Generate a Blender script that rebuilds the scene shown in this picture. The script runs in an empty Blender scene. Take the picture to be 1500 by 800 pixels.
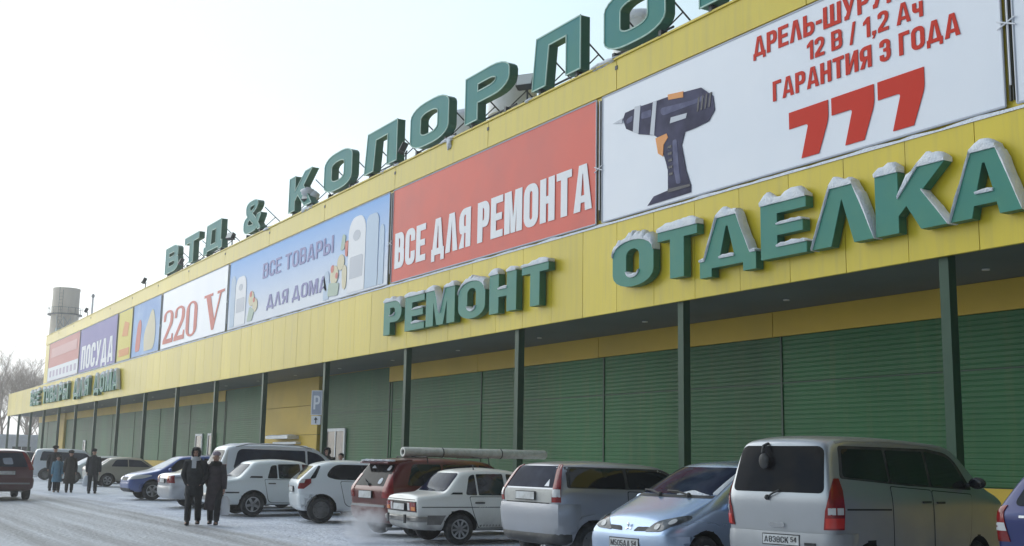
import bpy, bmesh, math, random
from mathutils import Vector, Matrix, noise, geometry
from mathutils.bvhtree import BVHTree

random.seed(7)
R = math.radians
scene = bpy.context.scene
col = scene.collection

# ------------------------------------------------------------------ camera
cam_d = bpy.data.cameras.new('camera')
cam = bpy.data.objects.new('camera', cam_d)
col.objects.link(cam)
cam_d.sensor_width = 36.0
cam_d.lens = 1689.1 / 1500 * 36
cam_d.clip_start = 0.1
cam_d.clip_end = 3000
CR = Vector((0.51272597, 0.8583746, 0.01746791))
CU = Vector((0.12948144, -0.09742315, 0.98678432))
CF = Vector((-0.84873237, 0.50368817, 0.16109496))
m3 = Matrix((CR, CU, -CF)).transposed()
cam.matrix_world = Matrix.Translation((0, 0, 1.6)) @ m3.to_4x4()
scene.camera = cam

# ------------------------------------------------------------------ world, sun, exposure
SUN_EL, SUN_AZ = R(24), R(248)          # azimuth measured from +Y towards +X
w = bpy.data.worlds.new('World')
scene.world = w
w.use_nodes = True
nt = w.node_tree
for n in list(nt.nodes): nt.nodes.remove(n)
out = nt.nodes.new('ShaderNodeOutputWorld')
bg = nt.nodes.new('ShaderNodeBackground')
sky = nt.nodes.new('ShaderNodeTexSky')
sky.sky_type = 'NISHITA'
sky.sun_disc = False
sky.sun_elevation = SUN_EL
sky.sun_rotation = SUN_AZ
sky.air_density = 1.0
sky.dust_density = 3.0
sky.ozone_density = 1.0
# thick winter haze: bright towards the hidden sun (-x), dimmer on the opposite side of the sky
tcw = nt.nodes.new('ShaderNodeTexCoord')
dt = nt.nodes.new('ShaderNodeVectorMath'); dt.operation = 'DOT_PRODUCT'; dt.inputs[1].default_value = (-0.80, -0.54, 0.27)
nt.links.new(tcw.outputs['Generated'], dt.inputs[0])
mrw = nt.nodes.new('ShaderNodeMapRange'); mrw.interpolation_type = 'SMOOTHSTEP'
mrw.inputs['From Min'].default_value = -0.40; mrw.inputs['From Max'].default_value = 0.75
mrw.inputs['To Min'].default_value = 0.05; mrw.inputs['To Max'].default_value = 1.18
nt.links.new(dt.outputs['Value'], mrw.inputs['Value'])
spw = nt.nodes.new('ShaderNodeSeparateXYZ'); nt.links.new(tcw.outputs['Generated'], spw.inputs[0])
rpw = nt.nodes.new('ShaderNodeValToRGB')          # warm near the horizon, faintly blue above
rpw.color_ramp.elements[0].position = 0.02; rpw.color_ramp.elements[0].color = (1.0, 0.98, 0.955, 1)
rpw.color_ramp.elements[1].position = 0.30; rpw.color_ramp.elements[1].color = (0.72, 0.905, 1.0, 1)
e_ = rpw.color_ramp.elements.new(0.42); e_.color = (0.70, 0.895, 1.0, 1)
e_ = rpw.color_ramp.elements.new(0.75); e_.color = (0.36, 0.45, 0.56, 1)
nt.links.new(spw.outputs['Z'], rpw.inputs[0])
nzw = nt.nodes.new('ShaderNodeTexNoise'); nzw.inputs['Scale'].default_value = 2.2; nzw.inputs['Detail'].default_value = 5
mpw = nt.nodes.new('ShaderNodeMapping'); mpw.inputs['Scale'].default_value = (1, 1, 3.5)
nt.links.new(tcw.outputs['Generated'], mpw.inputs['Vector']); nt.links.new(mpw.outputs['Vector'], nzw.inputs['Vector'])
mz = nt.nodes.new('ShaderNodeMath'); mz.operation = 'MULTIPLY_ADD'; mz.inputs[1].default_value = 1.6; mz.inputs[2].default_value = 9.6
nt.links.new(nzw.outputs['Fac'], mz.inputs[0])
mz2 = nt.nodes.new('ShaderNodeMath'); mz2.operation = 'MULTIPLY'
nt.links.new(mz.outputs[0], mz2.inputs[0]); nt.links.new(mrw.outputs['Result'], mz2.inputs[1])
hzc = nt.nodes.new('ShaderNodeVectorMath'); hzc.operation = 'SCALE'
nt.links.new(rpw.outputs['Color'], hzc.inputs[0]); nt.links.new(mz2.outputs[0], hzc.inputs['Scale'])
mixw = nt.nodes.new('ShaderNodeMix'); mixw.data_type = 'RGBA'
mixw.inputs['Factor'].default_value = 0.92
nt.links.new(sky.outputs['Color'], mixw.inputs['A'])
nt.links.new(hzc.outputs['Vector'], mixw.inputs['B'])
nt.links.new(mixw.outputs['Result'], bg.inputs['Color'])
bg.inputs['Strength'].default_value = 0.1
nt.links.new(bg.outputs['Background'], out.inputs['Surface'])
sun_d = bpy.data.lights.new('sun', 'SUN')
sun_d.energy = 1.4
sun_d.angle = R(70)
sun_d.color = (1.0, 0.97, 0.92)
sun = bpy.data.objects.new('sun', sun_d)
col.objects.link(sun)
sd = Vector((math.sin(SUN_AZ) * math.cos(SUN_EL), math.cos(SUN_AZ) * math.cos(SUN_EL), math.sin(SUN_EL)))
sun.rotation_euler = sd.to_track_quat('Z', 'Y').to_euler()
scene.view_settings.view_transform = 'Standard'
scene.view_settings.look = 'None'
scene.view_settings.gamma = 1.0
scene.view_settings.exposure = 0.22
scene.cycles.volume_bounces = 1
scene.cycles.max_bounces = 8

# ------------------------------------------------------------------ helpers
def link(o):
    col.objects.link(o)
    return o

def tag(o, label, cat, group=None):
    o['label'] = label
    o['category'] = cat
    if group: o['group'] = group
    return o

def thing(name, label, cat, loc=(0, 0, 0), rotz=0.0, group=None):
    o = link(bpy.data.objects.new(name, None))
    o.empty_display_size = 0.2
    o.location = loc
    o.rotation_euler = (0, 0, rotz)
    return tag(o, label, cat, group)

class MB:
    """collects shapes, builds them as ONE mesh object"""
    def __init__(self):
        self.v = []; self.f = []
    def add(self, vs, fs):
        b = len(self.v)
        self.v += [tuple(p) for p in vs]
        self.f += [tuple(i + b for i in f) for f in fs]
    def box(self, x0, y0, z0, x1, y1, z1):
        vs = [(x0, y0, z0), (x1, y0, z0), (x1, y1, z0), (x0, y1, z0), (x0, y0, z1), (x1, y0, z1), (x1, y1, z1), (x0, y1, z1)]
        self.add(vs, [(0, 3, 2, 1), (4, 5, 6, 7), (0, 1, 5, 4), (1, 2, 6, 5), (2, 3, 7, 6), (3, 0, 4, 7)])
    def obox(self, c, ax, ay, az):
        c, ax, ay, az = map(Vector, (c, ax, ay, az))
        vs = [c + ax * i + ay * j + az * k for k in (-1, 1) for (i, j) in ((-1, -1), (1, -1), (1, 1), (-1, 1))]
        self.add(vs, [(0, 3, 2, 1), (4, 5, 6, 7), (0, 1, 5, 4), (1, 2, 6, 5), (2, 3, 7, 6), (3, 0, 4, 7)])
    def tube(self, pts, rad, n=8, cap=True):
        pts = [Vector(p) for p in pts]
        if not isinstance(rad, (list, tuple)): rad = [rad] * len(pts)
        rings = []
        for i, p in enumerate(pts):
            d = (pts[min(i + 1, len(pts) - 1)] - pts[max(i - 1, 0)])
            d = d.normalized() if d.length > 1e-9 else Vector((0, 0, 1))
            u = d.orthogonal().normalized() if i == 0 else (rings_u - d * rings_u.dot(d)).normalized()
            rings_u = u
            v = d.cross(u)
            rings.append([p + (u * math.cos(2 * math.pi * k / n) + v * math.sin(2 * math.pi * k / n)) * rad[i] for k in range(n)])
        vs = [q for r in rings for q in r]
        fs = [(i * n + k, i * n + (k + 1) % n, (i + 1) * n + (k + 1) % n, (i + 1) * n + k) for i in range(len(pts) - 1) for k in range(n)]
        if cap:
            fs.append(tuple(range(n))[::-1]); fs.append(tuple((len(pts) - 1) * n + k for k in range(n)))
        self.add(vs, fs)
    def loft(self, rings, cap=True):
        n = len(rings[0])
        vs = [q for r in rings for q in r]
        fs = [(i * n + k, i * n + (k + 1) % n, (i + 1) * n + (k + 1) % n, (i + 1) * n + k) for i in range(len(rings) - 1) for k in range(n)]
        if cap:
            fs.append(tuple(range(n))[::-1]); fs.append(tuple((len(rings) - 1) * n + k for k in range(n)))
        self.add(vs, fs)
    def ell(self, c, r, nu=12, nv=8, jit=0.0, zmin=None):
        c = Vector(c)
        vs = []; fs = []
        for j in range(nv + 1):
            ph = math.pi * j / nv - math.pi / 2
            for i in range(nu):
                th = 2 * math.pi * i / nu
                d = Vector((math.cos(ph) * math.cos(th), math.cos(ph) * math.sin(th), math.sin(ph)))
                k = 1 + (jit * noise.noise(d * 2.3 + c) if jit else 0)
                vs.append(c + Vector((d.x * r[0], d.y * r[1], d.z * r[2])) * k)
        for j in range(nv):
            for i in range(nu):
                fs.append((j * nu + i, j * nu + (i + 1) % nu, (j + 1) * nu + (i + 1) % nu, (j + 1) * nu + i))
        self.add(vs, fs)
    def poly(self, contour, holes, y_front, y_back, ox=0, oz=0, sx=1, sz=1):
        """prism of a 2D contour (x,z) extruded along y"""
        cs = [[(ox + x * sx, oz + z * sz) for x, z in c] for c in [contour] + list(holes)]
        tris = geometry.tessellate_polygon([[Vector((x, z, 0)) for x, z in c] for c in cs])
        flat = [p for c in cs for p in c]
        n = len(flat)
        vs = [(x, y_front, z) for x, z in flat] + [(x, y_back, z) for x, z in flat]
        fs = []
        for t in tris:
            a, b, c = (flat[i] for i in t)
            cr = (b[0] - a[0]) * (c[1] - a[1]) - (b[1] - a[1]) * (c[0] - a[0])
            t = tuple(t) if cr > 0 else tuple(t[::-1])
            fs.append(t)
            fs.append(tuple(i + n for i in t[::-1]))
        b = 0
        for ci, c in enumerate(cs):
            m = len(c)
            area = sum(c[i][0] * c[(i + 1) % m][1] - c[(i + 1) % m][0] * c[i][1] for i in range(m))
            ccw = area > 0
            if ci > 0: ccw = not ccw
            for i in range(m):
                i0, i1 = b + i, b + (i + 1) % m
                q = (i0, i0 + n, i1 + n, i1)
                if (area > 0) == (ci == 0): fs.append(q)
                else: fs.append(q[::-1])
            b += m
        self.add(vs, fs)
    def build(self, name, m, parent=None, smooth=None, loc=None):
        me = bpy.data.meshes.new(name)
        me.from_pydata(self.v, [], self.f)
        me.validate(clean_customdata=False)
        me.update()
        if m: me.materials.append(m)
        o = link(bpy.data.objects.new(name, me))
        if parent: o.parent = parent
        if smooth is not None:
            bm = bmesh.new(); bm.from_mesh(me)
            bmesh.ops.recalc_face_normals(bm, faces=bm.faces)
            bm.to_mesh(me); bm.free()
            me.shade_smooth()
            if smooth < 180: me.set_sharp_from_angle(angle=R(smooth))
        if loc is not None:
            o.location = loc
        return o

def copy_tree(o, parent=None):
    c = o.copy(); col.objects.link(c)
    if parent is not None: c.parent = parent
    for ch in list(o.children): copy_tree(ch, c)
    return c

# ------------------------------------------------------------------ materials
def mat(name, c, rough=0.6, metal=0.0, c2=None, vs=2.0, vamt=(0.4, 0.65), bump=0.0, bs=12.0, coat=0.0, spec=0.5, coord='Object', stretch=(1, 1, 1), detail=4.0):
    m = bpy.data.materials.new(name); m.use_nodes = True
    t = m.node_tree; b = t.nodes['Principled BSDF']
    b.inputs['Base Color'].default_value = (*c, 1)
    b.inputs['Roughness'].default_value = rough
    b.inputs['Metallic'].default_value = metal
    b.inputs['Coat Weight'].default_value = coat
    b.inputs['Coat Roughness'].default_value = 0.08
    b.inputs['Specular IOR Level'].default_value = spec
    if c2 is not None or bump:
        tc = t.nodes.new('ShaderNodeTexCoord')
        mp = t.nodes.new('ShaderNodeMapping'); mp.inputs['Scale'].default_value = stretch
        t.links.new(tc.outputs[coord], mp.inputs['Vector'])
    if c2 is not None:
        nz = t.nodes.new('ShaderNodeTexNoise'); nz.inputs['Scale'].default_value = vs; nz.inputs['Detail'].default_value = detail
        t.links.new(mp.outputs['Vector'], nz.inputs['Vector'])
        rp = t.nodes.new('ShaderNodeValToRGB')
        rp.color_ramp.elements[0].position = vamt[0]; rp.color_ramp.elements[1].position = vamt[1]
        rp.color_ramp.elements[0].color = (*c, 1); rp.color_ramp.elements[1].color = (*c2, 1)
        t.links.new(nz.outputs['Fac'], rp.inputs['Fac'])
        t.links.new(rp.outputs['Color'], b.inputs['Base Color'])
    if bump:
        n2 = t.nodes.new('ShaderNodeTexNoise'); n2.inputs['Scale'].default_value = bs; n2.inputs['Detail'].default_value = 5
        t.links.new(mp.outputs['Vector'], n2.inputs['Vector'])
        bp = t.nodes.new('ShaderNodeBump'); bp.inputs['Strength'].default_value = bump; bp.inputs['Distance'].default_value = 0.05
        t.links.new(n2.outputs['Fac'], bp.inputs['Height'])
        t.links.new(bp.outputs['Normal'], b.inputs['Normal'])
    return m

def paint(name, c, metal=0.0, rough=0.35, dirt=(0.33, 0.32, 0.30), top=0.75, amt=0.75):
    """car paint with road salt and dirt that climbs from the sills"""
    m = bpy.data.materials.new(name); m.use_nodes = True
    t = m.node_tree; b = t.nodes['Principled BSDF']
    tc = t.nodes.new('ShaderNodeTexCoord')
    sp = t.nodes.new('ShaderNodeSeparateXYZ')
    t.links.new(tc.outputs['Object'], sp.inputs[0])
    mr = t.nodes.new('ShaderNodeMapRange')
    mr.inputs['From Min'].default_value = 0.25; mr.inputs['From Max'].default_value = top + 0.35
    mr.inputs['To Min'].default_value = 1.0; mr.inputs['To Max'].default_value = 0.08
    t.links.new(sp.outputs['Z'], mr.inputs['Value'])
    nz = t.nodes.new('ShaderNodeTexNoise'); nz.inputs['Scale'].default_value = 2.6; nz.inputs['Detail'].default_value = 6
    t.links.new(tc.outputs['Object'], nz.inputs['Vector'])
    mu = t.nodes.new('ShaderNodeMath'); mu.operation = 'MULTIPLY'
    t.links.new(mr.outputs['Result'], mu.inputs[0]); t.links.new(nz.outputs['Fac'], mu.inputs[1])
    mu2 = t.nodes.new('ShaderNodeMath'); mu2.operation = 'MULTIPLY'; mu2.inputs[1].default_value = amt * 1.5; mu2.use_clamp = True
    t.links.new(mu.outputs[0], mu2.inputs[0])
    mx = t.nodes.new('ShaderNodeMix'); mx.data_type = 'RGBA'
    mx.inputs['A'].default_value = (*c, 1); mx.inputs['B'].default_value = (*dirt, 1)
    t.links.new(mu2.outputs[0], mx.inputs['Factor'])
    t.links.new(mx.outputs['Result'], b.inputs['Base Color'])
    r2 = t.nodes.new('ShaderNodeMapRange'); r2.inputs['To Min'].default_value = rough; r2.inputs['To Max'].default_value = 0.75
    t.links.new(mu2.outputs[0], r2.inputs['Value']); t.links.new(r2.outputs['Result'], b.inputs['Roughness'])
    m2 = t.nodes.new('ShaderNodeMath'); m2.operation = 'MULTIPLY_ADD'; m2.inputs[1].default_value = -metal; m2.inputs[2].default_value = metal
    t.links.new(mu2.outputs[0], m2.inputs[0]); t.links.new(m2.outputs[0], b.inputs['Metallic'])
    c1 = t.nodes.new('ShaderNodeMath'); c1.operation = 'MULTIPLY_ADD'; c1.inputs[1].default_value = -0.6; c1.inputs[2].default_value = 0.6
    t.links.new(mu2.outputs[0], c1.inputs[0]); t.links.new(c1.outputs[0], b.inputs['Coat Weight'])
    b.inputs['Coat Roughness'].default_value = 0.12
    return m

M = {}
def cladding(name, c, c_streak, rough, spec, streak=0.35, dent=0.10, blotch=0.08):
    # metal sheets: tone shift from panel to panel, faint drip streaks, slight oil-canning
    m = mat(name, c, rough, spec=spec)
    t = m.node_tree; b = t.nodes['Principled BSDF']
    geo = t.nodes.new('ShaderNodeNewGeometry')
    mp = t.nodes.new('ShaderNodeMapping'); mp.inputs['Scale'].default_value = (3.2, 3.2, 0.22)
    t.links.new(geo.outputs['Position'], mp.inputs['Vector'])
    nz = t.nodes.new('ShaderNodeTexNoise'); nz.inputs['Scale'].default_value = 1.6; nz.inputs['Detail'].default_value = 6; nz.inputs['Roughness'].default_value = 0.65
    t.links.new(mp.outputs['Vector'], nz.inputs['Vector'])
    r1 = t.nodes.new('ShaderNodeMapRange'); r1.inputs['From Min'].default_value = 0.48; r1.inputs['From Max'].default_value = 0.78; r1.inputs['To Max'].default_value = streak
    t.links.new(nz.outputs['Fac'], r1.inputs['Value'])
    mx = t.nodes.new('ShaderNodeMix'); mx.data_type = 'RGBA'; mx.inputs['A'].default_value = (*c, 1); mx.inputs['B'].default_value = (*c_streak, 1)
    t.links.new(r1.outputs['Result'], mx.inputs['Factor'])
    hs = t.nodes.new('ShaderNodeHueSaturation')
    r2 = t.nodes.new('ShaderNodeMapRange'); r2.inputs['To Min'].default_value = 0.92; r2.inputs['To Max'].default_value = 1.06
    t.links.new(geo.outputs['Random Per Island'], r2.inputs['Value']); t.links.new(r2.outputs['Result'], hs.inputs['Value'])
    n3 = t.nodes.new('ShaderNodeTexNoise'); n3.inputs['Scale'].default_value = 0.30; n3.inputs['Detail'].default_value = 4
    mp3 = t.nodes.new('ShaderNodeMapping'); mp3.inputs['Scale'].default_value = (1, 1, 0.4)
    t.links.new(geo.outputs['Position'], mp3.inputs['Vector']); t.links.new(mp3.outputs['Vector'], n3.inputs['Vector'])
    r3 = t.nodes.new('ShaderNodeMapRange'); r3.inputs['From Min'].default_value = 0.3; r3.inputs['From Max'].default_value = 0.65; r3.inputs['To Min'].default_value = 1 - blotch; r3.inputs['To Max'].default_value = 1 + blotch * 0.35
    t.links.new(n3.outputs['Fac'], r3.inputs['Value'])
    sc3 = t.nodes.new('ShaderNodeVectorMath'); sc3.operation = 'SCALE'
    t.links.new(mx.outputs['Result'], sc3.inputs[0]); t.links.new(r3.outputs['Result'], sc3.inputs['Scale'])
    t.links.new(sc3.outputs['Vector'], hs.inputs['Color']); t.links.new(hs.outputs['Color'], b.inputs['Base Color'])
    n2 = t.nodes.new('ShaderNodeTexNoise'); n2.inputs['Scale'].default_value = 0.9; n2.inputs['Detail'].default_value = 2
    t.links.new(geo.outputs['Position'], n2.inputs['Vector'])
    bp = t.nodes.new('ShaderNodeBump'); bp.inputs['Strength'].default_value = dent; bp.inputs['Distance'].default_value = 0.08
    t.links.new(n2.outputs['Fac'], bp.inputs['Height']); t.links.new(bp.outputs['Normal'], b.inputs['Normal'])
    return m
M['yellow'] = cladding('yellow_panel', (0.66, 0.51, 0.022), (0.48, 0.37, 0.06), 0.36, 0.4, streak=0.55, dent=0.16)
M['yellow_band'] = mat('yellow_recess', (0.60, 0.40, 0.03), 0.55, c2=(0.52, 0.35, 0.03), vs=0.5)
M['green_siding'] = cladding('green_siding', (0.013, 0.118, 0.034), (0.06, 0.125, 0.04), 0.45, 0.35, streak=0.7, dent=0.2, blotch=0.4)
M['dark_green'] = mat('dark_green_joint', (0.015, 0.055, 0.028), 0.5)
M['column'] = mat('column_paint', (0.016, 0.06, 0.034), 0.45, c2=(0.022, 0.07, 0.038), vs=1.5, spec=0.35)
M['soffit'] = mat('soffit', (0.085, 0.105, 0.11), 0.6, c2=(0.07, 0.085, 0.09), vs=0.4)
M['dark_gap'] = mat('dark_gap', (0.05, 0.045, 0.02), 0.8)
M['letter'] = mat('letter_face', (0.022, 0.21, 0.175), 0.45, c2=(0.05, 0.235, 0.16), vs=0.8, spec=0.3)
M['letter_roof'] = mat('letter_face_roof', (0.016, 0.20, 0.205), 0.5, c2=(0.03, 0.215, 0.185), vs=0.8, spec=0.2)
M['letter_side'] = mat('letter_return', (0.022, 0.15, 0.09), 0.45)
M['letter_trim'] = mat('letter_trim', (0.35, 0.55, 0.48), 0.5)
M['snow'] = mat('snow', (0.82, 0.84, 0.88), 0.8, c2=(0.72, 0.76, 0.83), vs=6, bump=0.7, bs=26)
M['white_banner'] = mat('banner_vinyl_white', (0.76, 0.79, 0.86), 0.32, c2=(0.72, 0.76, 0.84), vs=0.5, bump=0.10, bs=0.9)
M['red_banner'] = mat('banner_vinyl_red', (0.72, 0.085, 0.048), 0.5, c2=(0.62, 0.085, 0.06), vs=0.5, bump=0.10, bs=0.9)
M['pink_banner'] = mat('banner_vinyl_pink', (0.62, 0.22, 0.2), 0.5, bump=0.1, bs=0.9)
M['pink_faint'] = mat('banner_print_pale', (0.72, 0.4, 0.38), 0.5)
M['lilac'] = mat('banner_print_lilac', (0.5, 0.42, 0.55), 0.5)
M['purple_banner'] = mat('banner_vinyl_purple', (0.16, 0.14, 0.42), 0.5, c2=(0.2, 0.17, 0.45), vs=0.5, bump=0.1, bs=0.9)
M['yellow_banner'] = mat('banner_vinyl_yellow', (0.75, 0.62, 0.08), 0.5, bump=0.1, bs=0.9)
M['print_orange'] = mat('banner_print_orange', (0.75, 0.28, 0.05), 0.5)
M['print_red'] = mat('banner_print_red', (0.62, 0.032, 0.014), 0.6, spec=0.2)
M['print_rose'] = mat('banner_print_rose', (0.65, 0.15, 0.12), 0.5)
M['print_violet'] = mat('banner_print_violet', (0.15, 0.16, 0.42), 0.45)
M['print_white'] = mat('banner_print_white', (0.78, 0.79, 0.83), 0.45)
M['print_navy'] = mat('banner_print_navy', (0.022, 0.022, 0.06), 0.6, c2=(0.06, 0.06, 0.125), vs=1.6, spec=0.2)
M['print_steel'] = mat('banner_print_steel', (0.09, 0.095, 0.18), 0.6, c2=(0.15, 0.155, 0.26), vs=3, spec=0.2)
M['print_black'] = mat('banner_print_black', (0.02, 0.02, 0.035), 0.45)
M['print_grey'] = mat('banner_print_grey', (0.5, 0.53, 0.6), 0.45)
M['print_cream'] = mat('banner_print_cream', (0.7, 0.62, 0.42), 0.5)
M['print_paleblue'] = mat('banner_print_paleblue', (0.48, 0.6, 0.75), 0.5)
M['print_leaf'] = mat('banner_print_leaf', (0.42, 0.52, 0.42), 0.5)
M['print_blue'] = mat('banner_print_blue', (0.2, 0.38, 0.72), 0.5, c2=(0.35, 0.52, 0.8), vs=0.5, bump=0.1, bs=0.9)
M['metal_dark'] = mat('dark_metal', (0.045, 0.05, 0.055), 0.5, 0.4)
M['metal_grey'] = mat('grey_metal', (0.35, 0.36, 0.37), 0.45, 0.5, c2=(0.28, 0.29, 0.3), vs=2)
M['lamp_face'] = mat('lamp_glass', (0.62, 0.63, 0.62), 0.2)
M['white_paint'] = mat('white_paint', (0.78, 0.79, 0.8), 0.5, c2=(0.7, 0.71, 0.72), vs=2)
M['pane'] = mat('window_pane', (0.10, 0.09, 0.075), 0.08, c2=(0.25, 0.2, 0.15), vs=1.2)
M['dark_pane'] = mat('dark_pane', (0.02, 0.022, 0.025), 0.06)
M['concrete'] = mat('concrete', (0.78, 0.68, 0.55), 0.85, c2=(0.66, 0.57, 0.46), vs=0.5, bump=0.2, bs=2, stretch=(1, 1, 0.3))
M['pale_green'] = mat('pale_green_sheet', (0.36, 0.45, 0.42), 0.6)
M['bark'] = mat('bark', (0.34, 0.26, 0.21), 0.9, c2=(0.44, 0.36, 0.30), vs=3)
M['brick'] = mat('brick_far', (0.46, 0.31, 0.24), 0.9, c2=(0.40, 0.27, 0.21), vs=0.8)
M['tyre'] = mat('tyre', (0.022, 0.022, 0.024), 0.85, c2=(0.10, 0.10, 0.10), vs=7, vamt=(0.45, 0.8), bump=0.3, bs=25)
M['rim'] = mat('rim', (0.42, 0.43, 0.45), 0.4, 0.6, c2=(0.2, 0.2, 0.2), vs=5)
M['rim_dark'] = mat('rim_dark', (0.12, 0.12, 0.125), 0.6, 0.3, c2=(0.2, 0.2, 0.2), vs=5)
M['black_trim'] = mat('black_trim', (0.025, 0.026, 0.028), 0.6, c2=(0.10, 0.10, 0.10), vs=4, vamt=(0.45, 0.8))
M['under'] = mat('underbody', (0.012, 0.012, 0.013), 0.9)
M['glass'] = mat('car_glass', (0.006, 0.007, 0.010), 0.04, c2=(0.02, 0.021, 0.024), vs=2.0, spec=0.5)
M['glass_dirty'] = mat('car_glass_dirty', (0.008, 0.009, 0.014), 0.1, c2=(0.028, 0.024, 0.02), vs=1.8, vamt=(0.4, 0.75), spec=0.08)
M['glass_blue'] = mat('car_glass_blue', (0.010, 0.015, 0.036), 0.06, c2=(0.026, 0.036, 0.065), vs=2.0, spec=0.04)
M['lamp_red'] = mat('lamp_red', (0.26, 0.010, 0.010), 0.15, c2=(0.17, 0.007, 0.007), vs=9, coat=0.5)
M['lamp_bright_red'] = mat('lamp_bright_red', (0.55, 0.03, 0.02), 0.15, coat=0.5)
M['lamp_clear'] = mat('lamp_clear', (0.6, 0.6, 0.6), 0.12, coat=0.5)
M['lamp_smoke'] = mat('lamp_smoke', (0.04, 0.045, 0.05), 0.08, c2=(0.14, 0.15, 0.16), vs=8, coat=0.5)
M['lamp_orange'] = mat('lamp_orange', (0.6, 0.18, 0.02), 0.2, coat=0.5)
M['chrome'] = mat('chrome', (0.6, 0.61, 0.63), 0.15, 1.0)
M['plate'] = mat('plate_white', (0.62, 0.63, 0.64), 0.5, c2=(0.45, 0.45, 0.44), vs=8)
M['plate_ink'] = mat('plate_ink', (0.02, 0.02, 0.025), 0.6)
M['dirt_grey'] = mat('salt_dirt', (0.14, 0.13, 0.125), 0.8, c2=(0.2, 0.19, 0.18), vs=5)
M['salt_white'] = mat('salted_tailgate', (0.50, 0.49, 0.46), 0.6, c2=(0.42, 0.41, 0.39), vs=5)
M['chrome_dull'] = mat('dull_chrome', (0.34, 0.33, 0.31), 0.35, 0.7, c2=(0.22, 0.21, 0.2), vs=4)
M['glass_frost'] = mat('car_glass_frosted', (0.32, 0.36, 0.44), 0.35, c2=(0.5, 0.53, 0.58), vs=3)
M['linoleum'] = mat('linoleum_roll', (0.82, 0.84, 0.80), 0.5, c2=(0.72, 0.74, 0.69), vs=8, vamt=(0.45, 0.55))
M['card'] = mat('cardboard', (0.18, 0.12, 0.07), 0.8)
M['sign_blue'] = mat('sign_blue', (0.34, 0.37, 0.46), 0.4)

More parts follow.
